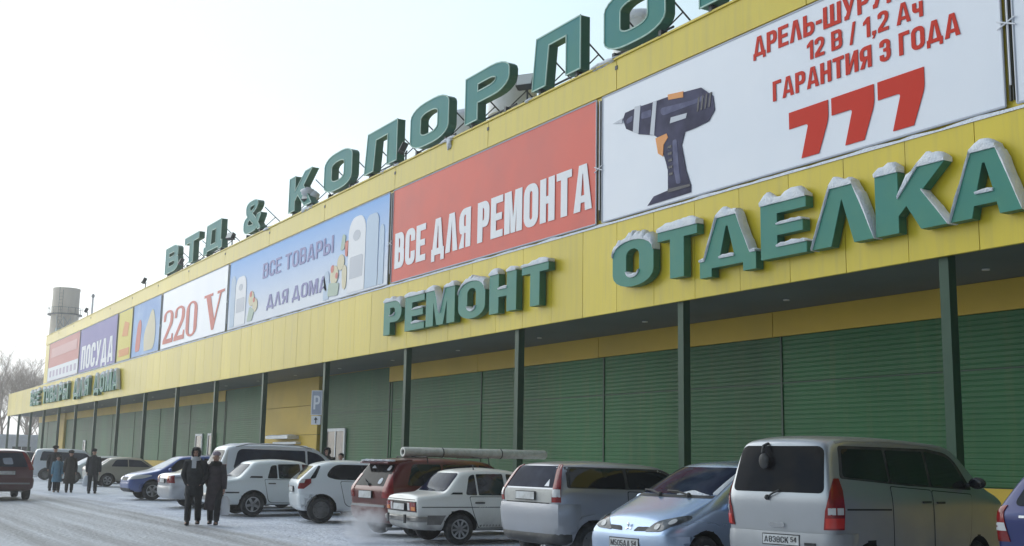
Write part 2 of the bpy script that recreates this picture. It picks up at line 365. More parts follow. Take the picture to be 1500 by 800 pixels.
# ------------------------------------------------------------------ ground
def ground_mat():
    m = bpy.data.materials.new('trodden_snow'); m.use_nodes = True
    t = m.node_tree; b = t.nodes['Principled BSDF']
    b.inputs['Roughness'].default_value = 0.7
    b.inputs['Specular IOR Level'].default_value = 0.35
    geo = t.nodes.new('ShaderNodeNewGeometry')
    sp = t.nodes.new('ShaderNodeSeparateXYZ'); t.links.new(geo.outputs['Position'], sp.inputs[0])
    mp = t.nodes.new('ShaderNodeMapping'); mp.inputs['Scale'].default_value = (0.10, 1.35, 1.0); mp.inputs['Rotation'].default_value = (0, 0, 0.03)
    t.links.new(geo.outputs['Position'], mp.inputs['Vector'])
    n1 = t.nodes.new('ShaderNodeTexNoise'); n1.inputs['Scale'].default_value = 0.8; n1.inputs['Detail'].default_value = 5; n1.inputs['Roughness'].default_value = 0.5
    t.links.new(mp.outputs['Vector'], n1.inputs['Vector'])
    n2 = t.nodes.new('ShaderNodeTexNoise'); n2.inputs['Scale'].default_value = 0.9; n2.inputs['Detail'].default_value = 8; n2.inputs['Roughness'].default_value = 0.65
    t.links.new(geo.outputs['Position'], n2.inputs['Vector'])
    # lane = the driven strip (y below about 8.4), ragged edge
    ad = t.nodes.new('ShaderNodeMath'); ad.operation = 'MULTIPLY_ADD'; ad.inputs[1].default_value = 2.6
    t.links.new(n1.outputs['Fac'], ad.inputs[0]); t.links.new(sp.outputs['Y'], ad.inputs[2])
    lane = t.nodes.new('ShaderNodeMapRange'); lane.interpolation_type = 'SMOOTHSTEP'
    lane.inputs['From Min'].default_value = 8.7; lane.inputs['From Max'].default_value = 10.1
    lane.inputs['To Min'].default_value = 1.0; lane.inputs['To Max'].default_value = 0.0
    t.links.new(ad.outputs[0], lane.inputs['Value'])
    rl = t.nodes.new('ShaderNodeValToRGB')     # lane colours: packed grey snow with tyre-polished bands
    e = rl.color_ramp.elements
    e[0].position = 0.38; e[0].color = (0.36, 0.36, 0.37, 1)
    e[1].position = 0.60; e[1].color = (0.64, 0.66, 0.70, 1)
    mpt = t.nodes.new('ShaderNodeMapping'); mpt.inputs['Scale'].default_value = (0.018, 2.3, 1.0); mpt.inputs['Rotation'].default_value = (0, 0, -0.02)
    t.links.new(geo.outputs['Position'], mpt.inputs['Vector'])
    ntr = t.nodes.new('ShaderNodeTexNoise'); ntr.inputs['Scale'].default_value = 1.0; ntr.inputs['Detail'].default_value = 3
    t.links.new(mpt.outputs['Vector'], ntr.inputs['Vector'])
    mxt = t.nodes.new('ShaderNodeMath'); mxt.operation = 'MULTIPLY_ADD'; mxt.inputs[1].default_value = 0.55
    hlf = t.nodes.new('ShaderNodeMath'); hlf.operation = 'MULTIPLY'; hlf.inputs[1].default_value = 0.45
    t.links.new(n1.outputs['Fac'], hlf.inputs[0]); t.links.new(ntr.outputs['Fac'], mxt.inputs[0]); t.links.new(hlf.outputs[0], mxt.inputs[2])
    t.links.new(mxt.outputs[0], rl.inputs['Fac'])
    rs = t.nodes.new('ShaderNodeValToRGB')
    e = rs.color_ramp.elements
    e[0].position = 0.3; e[0].color = (0.52, 0.56, 0.66, 1)
    e[1].position = 0.62; e[1].color = (0.76, 0.80, 0.88, 1)
    t.links.new(n2.outputs['Fac'], rs.inputs['Fac'])
    mx = t.nodes.new('ShaderNodeMix'); mx.data_type = 'RGBA'
    t.links.new(lane.outputs['Result'], mx.inputs['Factor'])
    t.links.new(rs.outputs['Color'], mx.inputs['A']); t.links.new(rl.outputs['Color'], mx.inputs['B'])
    t.links.new(mx.outputs['Result'], b.inputs['Base Color'])
    n3 = t.nodes.new('ShaderNodeTexNoise'); n3.inputs['Scale'].default_value = 9; n3.inputs['Detail'].default_value = 6
    t.links.new(geo.outputs['Position'], n3.inputs['Vector'])
    am = t.nodes.new('ShaderNodeMath'); am.operation = 'ADD'
    t.links.new(n3.outputs['Fac'], am.inputs[0]); t.links.new(n1.outputs['Fac'], am.inputs[1])
    bp = t.nodes.new('ShaderNodeBump'); bp.inputs['Strength'].default_value = 0.8; bp.inputs['Distance'].default_value = 0.08
    t.links.new(am.outputs[0], bp.inputs['Height']); t.links.new(bp.outputs['Normal'], b.inputs['Normal'])
    return m

def arange(a, b, s):
    n = int(round((b - a) / s)); return [a + (b - a) * i / n for i in range(n)]
gx = [-900, -500, -300, -200, -150, -120] + arange(-100, -60, 2.0) + arange(-60, 2, 0.5) + [2, 6, 12, 30, 80, 200, 600]
gy = [-600, -250, -100, -40, -15, -5] + arange(-2, 17, 0.3) + [17, 20, 30, 60, 120, 300, 700]
bm = bmesh.new()
rows = []
for y in gy:
    row = []
    for x in gx:
        z = 0.0
        if -100 < x < 4 and -3 < y < 16:
            z = 0.02 * noise.noise(Vector((x * 0.10, y * 3.2, 9))) + 0.02 * noise.noise(Vector((x * 0.35, y * 1.1, 0))) + 0.02 * noise.noise(Vector((x * 1.3, y * 1.6, 3))) - 0.01
        row.append(bm.verts.new((x, y, z)))
    rows.append(row)
for j in range(len(gy) - 1):
    for i in range(len(gx) - 1):
        bm.faces.new((rows[j][i], rows[j][i + 1], rows[j + 1][i + 1], rows[j + 1][i]))
me = bpy.data.meshes.new('ground'); bm.to_mesh(me); bm.free(); me.shade_smooth()
me.materials.append(ground_mat())
ground = link(bpy.data.objects.new('ground', me)); ground['kind'] = 'structure'

# ------------------------------------------------------------------ building
XL, XR, XU = -124.6, 9.0, -105.0     # canopy end, right end, upper storey end
YF, YW = 16.0, 19.04                 # fascia front, recessed wall
ZB, ZT, ZP = 5.14, 7.30, 11.44
store = thing('store_building', 'long yellow and green store building with canopy on columns along the parking', 'building', (0, 0, 0))
# fascia of 1.437 m sandwich panels
b = MB()
k0 = math.floor((XL + 36.44) / 1.437)
x = -36.44 + k0 * 1.437
while x < XR:
    xa, xb = max(x + 0.007, XL), min(x + 1.437 - 0.007, XR)
    dy = random.uniform(0, 0.004)
    if xb - xa > 0.1: b.box(xa, YF + dy, ZB, xb, YF + 0.075, ZT)
    x += 1.437
b.build('canopy_fascia', M['yellow'], store)
b = MB(); b.box(XL + 0.02, YF + 0.079, ZB + 0.02, XR - 0.02, YF + 0.098, ZT - 0.02); b.build('fascia_backing', M['dark_gap'], store)
b = MB(); b.box(XL + 0.02, YF + 0.102, ZB + 0.03, XR - 0.02, YW - 0.003, ZB + 0.13); b.build('soffit', M['soffit'], store)
b = MB(); b.box(XL + 0.02, YF + 0.102, ZT - 0.16, XU - 0.02, YW + 12, ZT - 0.02); b.build('canopy_roof', M['snow'], store)
b = MB(); b.box(XL, YF + 0.102, ZB + 0.14, XL + 0.12, YW + 6, ZT - 0.17); b.build('end_fascia', M['yellow'], store)
# upper wall
b = MB(); b.box(XU, YF + 0.11, ZT - 0.01, XR, YF + 0.4, 10.66); b.build('upper_wall', M['yellow'], store)
b = MB()
x = -28.58 - 6.4 * 12
xs = [XU] + [q for q in [-28.58 + 6.4 * i for i in range(-12, 7)] if XU + 1 < q < XR - 1] + [XR]
for a, c in zip(xs[:-1], xs[1:]):
    b.box(a + 0.012, YF + 0.06, 10.67, c - 0.012, YF + 0.4, ZP)
b.build('parapet_band', M['yellow'], store)
b = MB(); b.box(XU - 0.03, YF + 0.02, ZP + 0.002, XR, YF + 0.55, ZP + 0.05); b.build('parapet_cap', M['yellow'], store)
b = MB(); b.box(XU, YF + 0.402, ZT - 0.01, XU + 0.3, 60, ZP - 0.02); b.box(XU + 0.31, YF + 0.402, 10.9, XR, 60, 11.1); b.build('side_wall_and_roof', M['yellow'], store)
b = MB()
for q in xs[1:-1]:
    b.box(q - 0.05, YF + 0.045, 11.18, q + 0.05, YF + 0.059, 11.28)
b.build('panel_bolts', M['metal_dark'], store)
# thin snow on the ledge between banners and fascia
b = MB()
n = 420
top = []
for i in range(n + 1):
    xx = XU + (XR - XU) * i / n
    h = 0.075 + 0.05 * noise.noise(Vector((xx * 1.3, 0, 0))) + 0.02 * noise.noise(Vector((xx * 5, 2, 0)))
    top.append((xx, max(0.02, h)))
vs = []
for xx, h in top:
    vs += [(xx, YF - 0.015, ZT + 0.002), (xx, YF - 0.005, ZT + h * 0.8), (xx, YF + 0.06, ZT + h), (xx, YF + 0.108, ZT + h)]
fs = [(i * 4 + k, (i + 1) * 4 + k, (i + 1) * 4 + k + 1, i * 4 + k + 1) for i in range(n) for k in range(3)]
b.add(vs, fs); b.build('ledge_snow', M['snow'], store)
# lip of snow on parapet cap and lumps hanging over it
b = MB()
for i in range(240):
    xx = XU + 0.3 + i * 0.44
    if xx > XR: break
    a = noise.noise(Vector((xx * 0.45, 7, 0)))
    if a > -0.15:
        h = 0.03 + 0.07 * (a + 0.15)
        b.ell((xx, YF + 0.27, ZP + 0.045), (0.33, 0.25, h), 8, 5, 0.3)
for xx, s in ((-30.95, 0.34), (-31.3, 0.28), (-42.9, 0.3), (-43.5, 0.4), (-48.2, 0.35), (-23.0, 0.3), (-22.6, 0.35), (-26.3, 0.25), (-34.9, 0.22), (-36.0, 0.25)):
    b.ell((xx, YF + 0.12, ZP + 0.05), (s * 1.5, 0.14, s * 0.22), 14, 7, 0.8)
b.ell((-31.0, YF + 0.03, ZP - 0.06), (0.16, 0.05, 0.2), 10, 7, 0.9)
b.build('parapet_snow', M['snow'], store, smooth=180)

# recessed ground-floor wall: sections (x0, x1, kind)
def siding(b, x0, x1, z0, z1, y, period=0.105):
    n = max(1, int((z1 - z0) / period))
    p = (z1 - z0) / n
    prof = []
    for i in range(n):
        z = z0 + i * p
        prof += [(y, z + 0.004), (y - 0.007, z + 0.02), (y - 0.007, z + p - 0.02), (y, z + p - 0.004)]
    vs = []
    for yy, zz in prof: vs += [(x0, yy, zz), (x1, yy, zz)]
    b.add(vs, [(2 * i, 2 * i + 1, 2 * i + 3, 2 * i + 2) for i in range(len(prof) - 1)])
ZY = 4.57
b = MB(); b.box(XL, YW + 0.01, 0, XR, YW + 0.3, ZB + 0.02); b.build('recess_backing_wall', M['dark_green'], store)
b = MB()
sect = [(-41.24, XR, ZY), (-48.3, -41.24, ZB), (-62.5, -55.3, ZB), (-109.6, -62.5, ZY), (-124.5, -113.0, ZY)]
for x0, x1, zt in sect:
    b = MB(); siding(b, x0, x1, 1.26, zt, YW); b.build('green_siding', M['green_siding'], store)
for x0, x1, zt in sect:
    if zt == ZY:
        b = MB()
        xx = x0
        while xx < x1:
            xe = min(xx + 7.09, x1)
            b.box(xx + 0.01, YW - 0.06, ZY + 0.003, xe - 0.01, YW, ZB + 0.02); xx += 7.09
        b.build('yellow_band', M['yellow_band'], store)
b = MB()
b.box(XL + 0.1, YW - 0.09, 0, -55.32, YW, 1.25); b.build('yellow_plinth', M['yellow_band'], store); b = MB(); b.box(-48.28, YW - 0.09, 0, XR, YW, 1.25)
b.build('yellow_plinth', M['yellow_band'], store)
b = MB()
b.box(-55.3, YW - 0.2, 0, -48.3, YW, 2.6); b.box(-55.3, YW - 0.2, 2.62, -48.3, YW, 3.9); b.box(-55.3, YW - 0.2, 3.92, -48.3, YW, ZB + 0.02)
b.build('yellow_entrance_wall', M['yellow_band'], store); b = MB(); b.box(-113, YW - 0.2, 0, -109.6, YW, ZB + 0.02)
b.build('yellow_entrance_wall', M['yellow_band'], store)
b = MB()
xx = -19.75 + 7.09 * 4
while xx > XL:
    if not (-55.3 < xx < -48.3): b.box(xx - 0.03, YW - 0.032, 1.26, xx + 0.03, YW - 0.001, ZY - 0.003)
    xx -= 7.09
for x0, x1, zt in sect: b.box(x0 + 0.05, YW - 0.03, 3.48, x1 - 0.05, YW - 0.002, 3.505)
for xx in (-41.24, -48.3, -62.5, -55.34): b.box(xx - 0.04, YW - 0.035, 1.26, xx + 0.04, YW - 0.001, ZB)
b.build('siding_joints', M['dark_green'], store)
# windows and door in the recess
def window(x0, x1, z0, z1, n=2, name='window'):
    f = MB()
    y0, y1 = YW - 0.10, YW - 0.035
    f.box(x0, y0, z0, x0 + 0.12, y1, z1); f.box(x1 - 0.12, y0, z0, x1, y1, z1)
    f.box(x0 + 0.121, y0, z0, x1 - 0.121, y1, z0 + 0.12); f.box(x0 + 0.121, y0, z1 - 0.12, x1 - 0.121, y1, z1)
    for i in range(1, n):
        xm = x0 + (x1 - x0) * i / n
        f.box(xm - 0.05, y0 + 0.01, z0 + 0.121, xm + 0.05, y1, z1 - 0.121)
    o = f.build(name, M['white_paint'], store)
    g = MB(); g.box(x0 + 0.1, y1 - 0.03, z0 + 0.1, x1 - 0.1, y1 - 0.01, z1 - 0.1); g.build('pane', M['pane'], o)
    return o
window(-47.5, -45.4, 1.25, 2.85, 2)
window(-67.8, -66.4, 1.2, 2.85, 1)
window(-65.3, -63.9, 1.2, 2.85, 1)
window(-101.0, -100.0, 1.2, 2.7, 1)
d = MB(); d.box(-53.4, YW - 0.26, 0.02, -51.0, YW - 0.203, 2.18)
door = d.build('entrance_door', M['metal_dark'], store)
d = MB(); d.box(-53.2, YW - 0.28, 0.9, -52.3, YW - 0.262, 2.05); d.box(-52.1, YW - 0.28, 0.9, -51.2, YW - 0.262, 2.05); d.build('pane', M['dark_pane'], door)
d = MB(); d.tube([(-52.27, YW - 0.3, 0.95), (-52.27, YW - 0.3, 1.25)], 0.015); d.build('handle', M['chrome'], door)
d = MB(); d.box(-53.5, YW - 0.75, 2.44, -50.5, YW - 0.203, 2.58); d.box(-53.3, YW - 0.45, 2.2, -50.2, YW - 0.21, 2.30)
aw = d.build('awning', M['white_paint'], store)
d = MB()
for i in range(7): d.ell((-53.3 + i * 0.42, YW - 0.48, 2.58), (0.32, 0.26, 0.05), 8, 5, 0.4)
d.build('awning_snow', M['snow'], aw, smooth=180)
# columns
X0 = -12.818
cb = MB(); cb.box(-0.095, 0.0, 0, 0.095, 0.19, ZB + 0.028); cb.box(-0.16, -0.06, 0, 0.16, 0.25, 0.02)
c0 = cb.build('column', M['column'], store)
c0.location = (X0 + 7, YF + 0.105, 0)
for k in range(0, 17):
    c = c0.copy(); col.objects.link(c); c.parent = store
    c.location = (X0 - 7 * k + (0.16 if k == 16 else 0), YF + 0.105, 0)
# small round lamps in the soffit
lb = MB(); lb.tube([(0, 0, 0.0), (0, 0, 0.025)], 0.07, 14)
l0 = lb.build('downlight', M['lamp_face'], store)
l0.location = (-8.2, 17.75, ZB - 0.005)
for k in range(1, 24):
    c = l0.copy(); col.objects.link(c); c.parent = store
    c.location = (-8.2 - 5.02 * k, 17.75, ZB - 0.005)

# ------------------------------------------------------------------ glyphs (unit cap height; polygons with rounded corners)
def fil(pts, seg=5):
    out = []
    n = len(pts)
    for i, p in enumerate(pts):
        r = p[2] if len(p) > 2 else 0
        v = Vector(p[:2])
        if r <= 0: out.append((v.x, v.y)); continue
        a = Vector(pts[i - 1][:2]); c = Vector(pts[(i + 1) % n][:2])
        da = min(r, (a - v).length * 0.499); dc = min(r, (c - v).length * 0.499)
        pa = v + (a - v).normalized() * da; pc = v + (c - v).normalized() * dc
        for s in range(seg + 1):
            t = s / seg
            # quadratic towards circular
            k = 0.5523
            c1 = pa + (v - pa) * k; c2 = pc + (v - pc) * k
            q = pa * (1 - t) ** 3 + c1 * 3 * t * (1 - t) ** 2 + c2 * 3 * t * t * (1 - t) + pc * t ** 3
            out.append((q.x, q.y))
    return out

def glyph(ch, t=0.2, s=0.18, rr=None, wscale=1.0):
    """-> (width, [ (outer, [holes]) ... ])"""
    W = {'О': .62, '0': .56, 'С': .6, 'Ш': .92, 'М': .8, 'Д': .72, 'А': .68, 'Л': .66, 'Ы': .86, 'К': .64, 'У': .64, '1': .36, ',': .2, '-': .3, '/': .34, '7': .54, '2': .54, '3': .54, 'Г': .5, 'Т': .6, '8': .56, '5': .54, '4': .58, 'ч': .5, '&': .76, 'V': .7, 'P': .58, 'Р': .58, 'И': .66}.get(ch, .6) * wscale
    w = W; r = rr if rr is not None else min(w, 1) * 0.42
    ri = max(0.02, r - t * 0.75)
    O = lambda p, *h: (fil(p), [fil(q) for q in h])
    if ch == 'О' or ch == '0':
        return w, [O([(0, 0, r), (w, 0, r), (w, 1, r), (0, 1, r)], [(t, s, ri), (t, 1 - s, ri), (w - t, 1 - s, ri), (w - t, s, ri)])]
    if ch == 'С':
        return w, [O([(0, 0, r), (w, 0, r), (w, .36), (w - t, .36), (w - t, s, ri), (t, s, ri), (t, 1 - s, ri), (w - t, 1 - s, ri), (w - t, .64), (w, .64), (w, 1, r), (0, 1, r)])]
    if ch in 'В':
        q = .22
        return w, [O([(0, 0), (w, 0, q), (w, .54, .12), (w * .93, .54), (w * .97, .54, .1), (w * .97, 1, q), (0, 1)] if False else [(0, 0), (w, 0, q), (w, .53, .14), (w * .9, .53), (w * .97, .55, .06), (w * .97, 1, q), (0, 1)],
                     [(t, s), (t, .5 - s * .35), (w - t, .5 - s * .35, .08), (w - t, s, .08)], [(t, .5 + s * .45), (t, 1 - s), (w * .97 - t, 1 - s, .08), (w * .97 - t, .5 + s * .45, .08)])]
    if ch in 'РP':
        q = min(.3, r)
        return w, [O([(0, 0), (t, 0), (t, .36), (w, .36, q), (w, 1, q), (0, 1)], [(t, .36 + s), (t, 1 - s), (w - t, 1 - s, .1), (w - t, .36 + s, .1)])]
    if ch == 'Ь':
        return w, [O([(0, 0), (w, 0, .26), (w, .62, .26), (t, .62), (t, 1), (0, 1)], [(t, s), (t, .62 - s), (w - t, .62 - s, .08), (w - t, s, .08)])]
    if ch == 'Ы':
        w1 = w - t - .1
        return w, [O([(0, 0), (w1, 0, .26), (w1, .62, .26), (t, .62), (t, 1), (0, 1)], [(t, s), (t, .62 - s), (w1 - t, .62 - s, .08), (w1 - t, s, .08)]), O([(w - t, 0), (w, 0), (w, 1), (w - t, 1)])]
    if ch == 'Я':
        return w, [O([(w, 0), (w, 1), (0, 1, .28), (0, .4, .2), (w * .26, .35), (0, 0), (t * 1.05, 0), (w - t * 1.3, .37), (w - t, .37), (w - t, 0)][::-1], [(w - t, .37 + s), (t, .37 + s, .08), (t, 1 - s, .08), (w - t, 1 - s)])]
    if ch == 'Е':
        return w * .95, [O([(0, 0), (w * .95, 0), (w * .95, s), (t, s), (t, .5 - s / 2), (w * .88, .5 - s / 2), (w * .88, .5 + s / 2), (t, .5 + s / 2), (t, 1 - s), (w * .95, 1 - s), (w * .95, 1), (0, 1)])]
    if ch == 'Н':
        return w, [O([(0, 0), (t, 0), (t, .5 - s / 2), (w - t, .5 - s / 2), (w - t, 0), (w, 0), (w, 1), (w - t, 1), (w - t, .5 + s / 2), (t, .5 + s / 2), (t, 1), (0, 1)])]
    if ch == 'П':
        return w, [O([(0, 0), (t, 0), (t, 1 - s), (w - t, 1 - s), (w - t, 0), (w, 0), (w, 1), (0, 1)])]
    if ch == 'л':   # square-legged L of the roof sign
        return w, [O([(0, 0), (t * 1.02, 0), (t * 1.25, 1 - s), (w - t, 1 - s), (w - t, 0), (w, 0), (w, 1), (t * .3, 1)])]
    if ch == 'д':   # square D of the roof sign
        return w, [O([(0, -.0), (t * .7, 0), (t * .7, .08), (w - t * .7, .08), (w - t * .7, 0), (w, 0), (w, .26), (w * .93, .26), (w * .93, 1), (w * .14, 1), (w * .1, .26), (0, .26)], [(w * .1 + t, .26), (w * .14 + t, 1 - s), (w * .93 - t, 1 - s), (w * .93 - t, .26)])]
    if ch == 'Т':
        return w, [O([(w / 2 - t / 2, 0), (w / 2 + t / 2, 0), (w / 2 + t / 2, 1 - s), (w, 1 - s), (w, 1), (0, 1), (0, 1 - s), (w / 2 - t / 2, 1 - s)])]
    if ch == 'Г':
        return w, [O([(0, 0), (t, 0), (t, 1 - s), (w, 1 - s), (w, 1), (0, 1)])]
    if ch == 'И':
        return w, [O([(0, 0), (t, 0), (w - t, .62), (w - t, 0), (w, 0), (w, 1), (w - t, 1), (t, .38), (t, 1), (0, 1)])]
    if ch == 'М':
        c = w / 2
        return w, [O([(0, 0), (t, 0), (t, .66), (c - t * .42, 0), (c + t * .42, 0), (w - t, .66), (w - t, 0), (w, 0), (w, 1), (w - t * 1.25, 1), (c, .34), (t * 1.25, 1), (0, 1)])]
    if ch == 'Ш':
        c = w / 2
        return w, [O([(0, 0), (w, 0), (w, 1), (w - t, 1), (w - t, s), (c + t / 2, s), (c + t / 2, 1), (c - t / 2, 1), (c - t / 2, s), (t, s), (t, 1), (0, 1)])]
    if ch == 'А':
        c = w / 2; a = t * 1.15; m = c - a / 2; yb = .18
        L_ = lambda y: t + (c - .02 - t) * min(y / .82, 1)
        return w, [O([(0, 0), (t, 0), (L_(yb), yb), (w - L_(yb), yb), (w - t, 0), (w, 0), (c + a / 2, 1), (c - a / 2, 1)], [(L_(yb + s * .9), yb + s * .9), (c - .012, .8), (c + .012, .8), (w - L_(yb + s * .9), yb + s * .9)])]
    if ch == 'Л':
        c = w / 2; a = t * 1.15
        return w, [O([(0, 0), (t, 0), (c, .78), (w - t, 0), (w, 0), (c + a / 2, 1), (c - a / 2, 1)])]
    if ch == 'Д':
        c = w / 2; a = t * 1.2; f = .17
        x0 = .09 * w
        return w, [O([(0, -.12), (t * .75, -.12), (t * .75, .04), (w - t * .75, .04), (w - t * .75, -.12), (w, -.12), (w, .04 + f), (w - x0, .04 + f), (c + a / 2, 1), (c - a / 2, 1), (x0, .04 + f), (0, .04 + f)],
                     [(x0 + t * .95, .04 + f), (c - .012, .8), (c + .012, .8), (w - x0 - t * .95, .04 + f)])]
    if ch == 'К':
        return w, [O([(0, 0), (t, 0), (t, .27), (t + .17 * (w - t), .41), (w - 1.12 * t, 0), (w, 0), (t + .50 * (w - t), .61), (w * .985, 1), (w * .985 - 1.12 * t, 1), (t, .56), (t, 1), (0, 1)])]
    if ch == 'У':
        c = w / 2
        return w, [O([(.08, 0), (.08 + t * 1.05, 0), (w, 1), (w - t, 1), (c + .03, .55), (t, 1), (0, 1), (c - .10, .36), (c - .16, .2), (.08, .17)])]
    if ch == 'ч':
        h = .74
        return w, [O([(w - t, 0), (w, 0), (w, h), (w - t, h), (w - t, .26 + s), (t, .26 + s, .08), (t, h), (0, h), (0, .26, .2), (w - t, .26)])]
    if ch == '7':
        return w, [O([(w * .2, 0), (w * .2 + t * 1.1, 0), (w, .78), (w, 1), (0, 1), (0, 1 - s * 1.2), (w - t * 1.05, 1 - s * 1.2)])]
    if ch == 'q':   # the broad 7 of the price
        return .72, [O([(.22, 0), (.54, 0), (.72, .62, .1), (.72, 1), (0, 1), (0, .66), (.36, .66, .06)])]
    if ch == '1':
        return w, [O([(w - t, 0), (w, 0), (w, 1), (w - t * .75, 1), (0, .8), (0, .64), (w - t, .72)])]
    if ch == '2':
        return w, [O([(0, 0), (w, 0), (w, s), (t * 1.25, s), (w, .56, .12), (w, 1, .28), (0, 1, .28), (0, .68), (t, .68), (t, 1 - s, .1), (w - t, 1 - s, .1), (w - t, .6, .08), (0, .2, .05)])]
    if ch == '3':
        return w, [O([(0, 0, .26), (w, 0, .26), (w, .54, .12), (w * .86, .53), (w * .97, .56, .06), (w * .97, 1, .26), (0, 1, .26), (0, .68), (t, .68), (t, 1 - s, .09), (w - t, 1 - s, .09), (w - t, .59, .06), (w * .34, .59), (w * .34, .44), (w - t, .44, .06), (w - t, s, .09), (t, s, .09), (t, .32), (0, .32)])]
    if ch == '8':
        return w, [O([(0, 0, .26), (w, 0, .26), (w, .54, .08), (w, 1, .26), (0, 1, .26), (0, .54, .08)], [(t, s, .06), (t, .5 - s * .4, .06), (w - t, .5 - s * .4, .06), (w - t, s, .06)], [(t, .5 + s * .4, .06), (t, 1 - s, .06), (w - t, 1 - s, .06), (w - t, .5 + s * .4, .06)])]
    if ch == '5':
        return w, [O([(0, 0, .2), (w, 0, .26), (w, .62, .26), (t, .62), (t, 1 - s), (w * .95, 1 - s), (w * .95, 1), (0, 1), (0, .46), (w - t, .46, .08), (w - t, s, .08), (t, s, .08), (t, .3), (0, .3)])]
    if ch == '4':
        return w, [O([(w - t * 1.4, 0), (w - t * .4, 0), (w - t * .4, .2), (w, .2), (w, .2 + s), (w - t * .4, .2 + s), (w - t * .4, 1), (w - t * 1.6, 1), (0, .38), (0, .2), (w - t * 1.4, .2)], [(t * .9, .2 + s), (w - t * 1.4, .78), (w - t * 1.4, .2 + s)])]
    if ch == ',':
        return w, [O([(0, -.16), (.08, -.16), (.2, .06), (.2, .2), (0, .2), (0, 0), (.08, 0)])]
    if ch == '-':
        return w, [O([(0, .36), (w, .36), (w, .36 + s), (0, .36 + s)])]
    if ch == '/':
        return w, [O([(0, -.06), (t * .8, -.06), (w, 1.05), (w - t * .8, 1.05)])]
    if ch == '&':
        return w, [O([(0, 0, .22), (w * .72, 0, .2), (w * .78, .1), (w * .86, 0), (w, 0), (w, .05), (w * .86, .22), (w, .42), (w, .5), (w * .8, .5), (w * .74, .38), (w * .5, .6), (w * .82, .72, .14), (w * .82, 1, .2), (w * .12, 1, .2), (w * .12, .66, .1), (w * .22, .54), (0, .46, .14)],
                     [(w * .25, s, .1), (w * .25, .38, .08), (w * .36, .42), (w * .62, .2, .05), (w * .55, s * .9)], [(w * .36, .72, .05), (w * .36, .85, .05), (w * .6, .85, .05), (w * .6, .74, .05), (w * .44, .68)])]
    if ch == 'v':   # serif V
        return .82, [O([(.36, 0), (.44, 0), (.70, .93), (.82, .93), (.82, 1), (.54, 1), (.54, .93), (.64, .93), (.455, .28), (.27, .93), (.36, .93), (.36, 1), (0, 1), (0, .93), (.09, .93)])]
    if ch == 'z':   # serif 2
        return .5, [O([(0, 0), (.5, 0), (.5, .26), (.45, .26), (.42, .13), (.16, .13), (.48, .58, .1), (.48, 1, .24), (0, 1, .22), (0, .68), (.1, .68), (.12, .93, .08), (.34, .93, .08), (.34, .62, .1), (0, .1)])]
    if ch == 'o':   # serif 0
        return .5, [O([(0, 0, .25), (.5, 0, .25), (.5, 1, .25), (0, 1, .25)], [(.14, .06, .11), (.14, .94, .11), (.36, .94, .11), (.36, .06, .11)])]
    raise KeyError(ch)

def text_mb(b, s, x0, x1, z0, z1, y, depth, t=0.2, bar=0.17, gap=0.1, space=0.32, wscale=1.0):
    items = []; w = 0
    for ch in s:
        if ch == ' ': w += space; continue
        gw, shapes = glyph(ch, t, bar, None, wscale)
        items.append((w, shapes)); w += gw + gap
    w -= gap
    sx = (x1 - x0) / w; sz = z1 - z0
    for off, shapes in items:
        for o, h in shapes:
            b.poly(o, h, y - depth, y, x0 + off * sx, z0, sx, sz)
    return b

# ------------------------------------------------------------------ channel letters
def snow_on(contours, sx, sz, yf, yb, thick, seed):
    """lumpy snow caps lying on every up-facing edge of a letter"""
    b = MB()
    rnd = random.Random(seed)
    for ci, c in enumerate(contours):
        n = len(c)
        area = sum(c[i][0] * c[(i + 1) % n][1] - c[(i + 1) % n][0] * c[i][1] for i in range(n))
        sgn = 1 if area > 0 else -1
        if ci > 0: sgn = -sgn
        run = []
        segs = []
        for i in range(n):
            a = Vector((c[i][0] * sx, c[i][1] * sz)); d = Vector((c[(i + 1) % n][0] * sx, c[(i + 1) % n][1] * sz))
            e = d - a
            if e.length < 1e-6: continue
            nz = -e.x * sgn / e.length      # outward normal, vertical component
            if nz > 0.30 and e.length > 0.02: segs.append((a, d, nz))
        for a, d, nz in segs:
            if (d - a).length < 0.05 and thick < 0.1: continue
            if a.x > d.x: a, d = d, a
            L = (d - a).length
            m = max(2, int(L / 0.09))
            top_edge = max(a.y, d.y) > 0.72 * sz
            th = thick * (1.0 if top_edge else 0.42) * (0.55 + 0.45 * nz)
            rings = []
            for i in range(m + 1):
                f = i / m
                p = a.lerp(d, f)
                h = th * (0.80 + 0.75 * noise.noise(Vector((p.x * 2.6 + seed * 3.1, p.y * 2.6, 0))) + 0.30 * noise.noise(Vector((p.x * 11 + seed, p.y * 11, 4))))
                if L > 0.15:
                    h *= min(1, 0.55 + 3.0 * min(f, 1 - f))
                h = max(h, 0.012)
                yo = yf - 0.03 - 0.02 * noise.noise(Vector((p.x * 5, seed, 1)))
                rings.append([(p.x, yo, p.y - 0.015), (p.x, yo - 0.015, p.y + h * 0.45), (p.x, yo + 0.03, p.y + h * 0.9), (p.x, (yf + yb) / 2, p.y + h), (p.x, yb, p.y + h * 0.9), (p.x, yb, p.y - 0.015)])
            b.loft(rings)
    return b

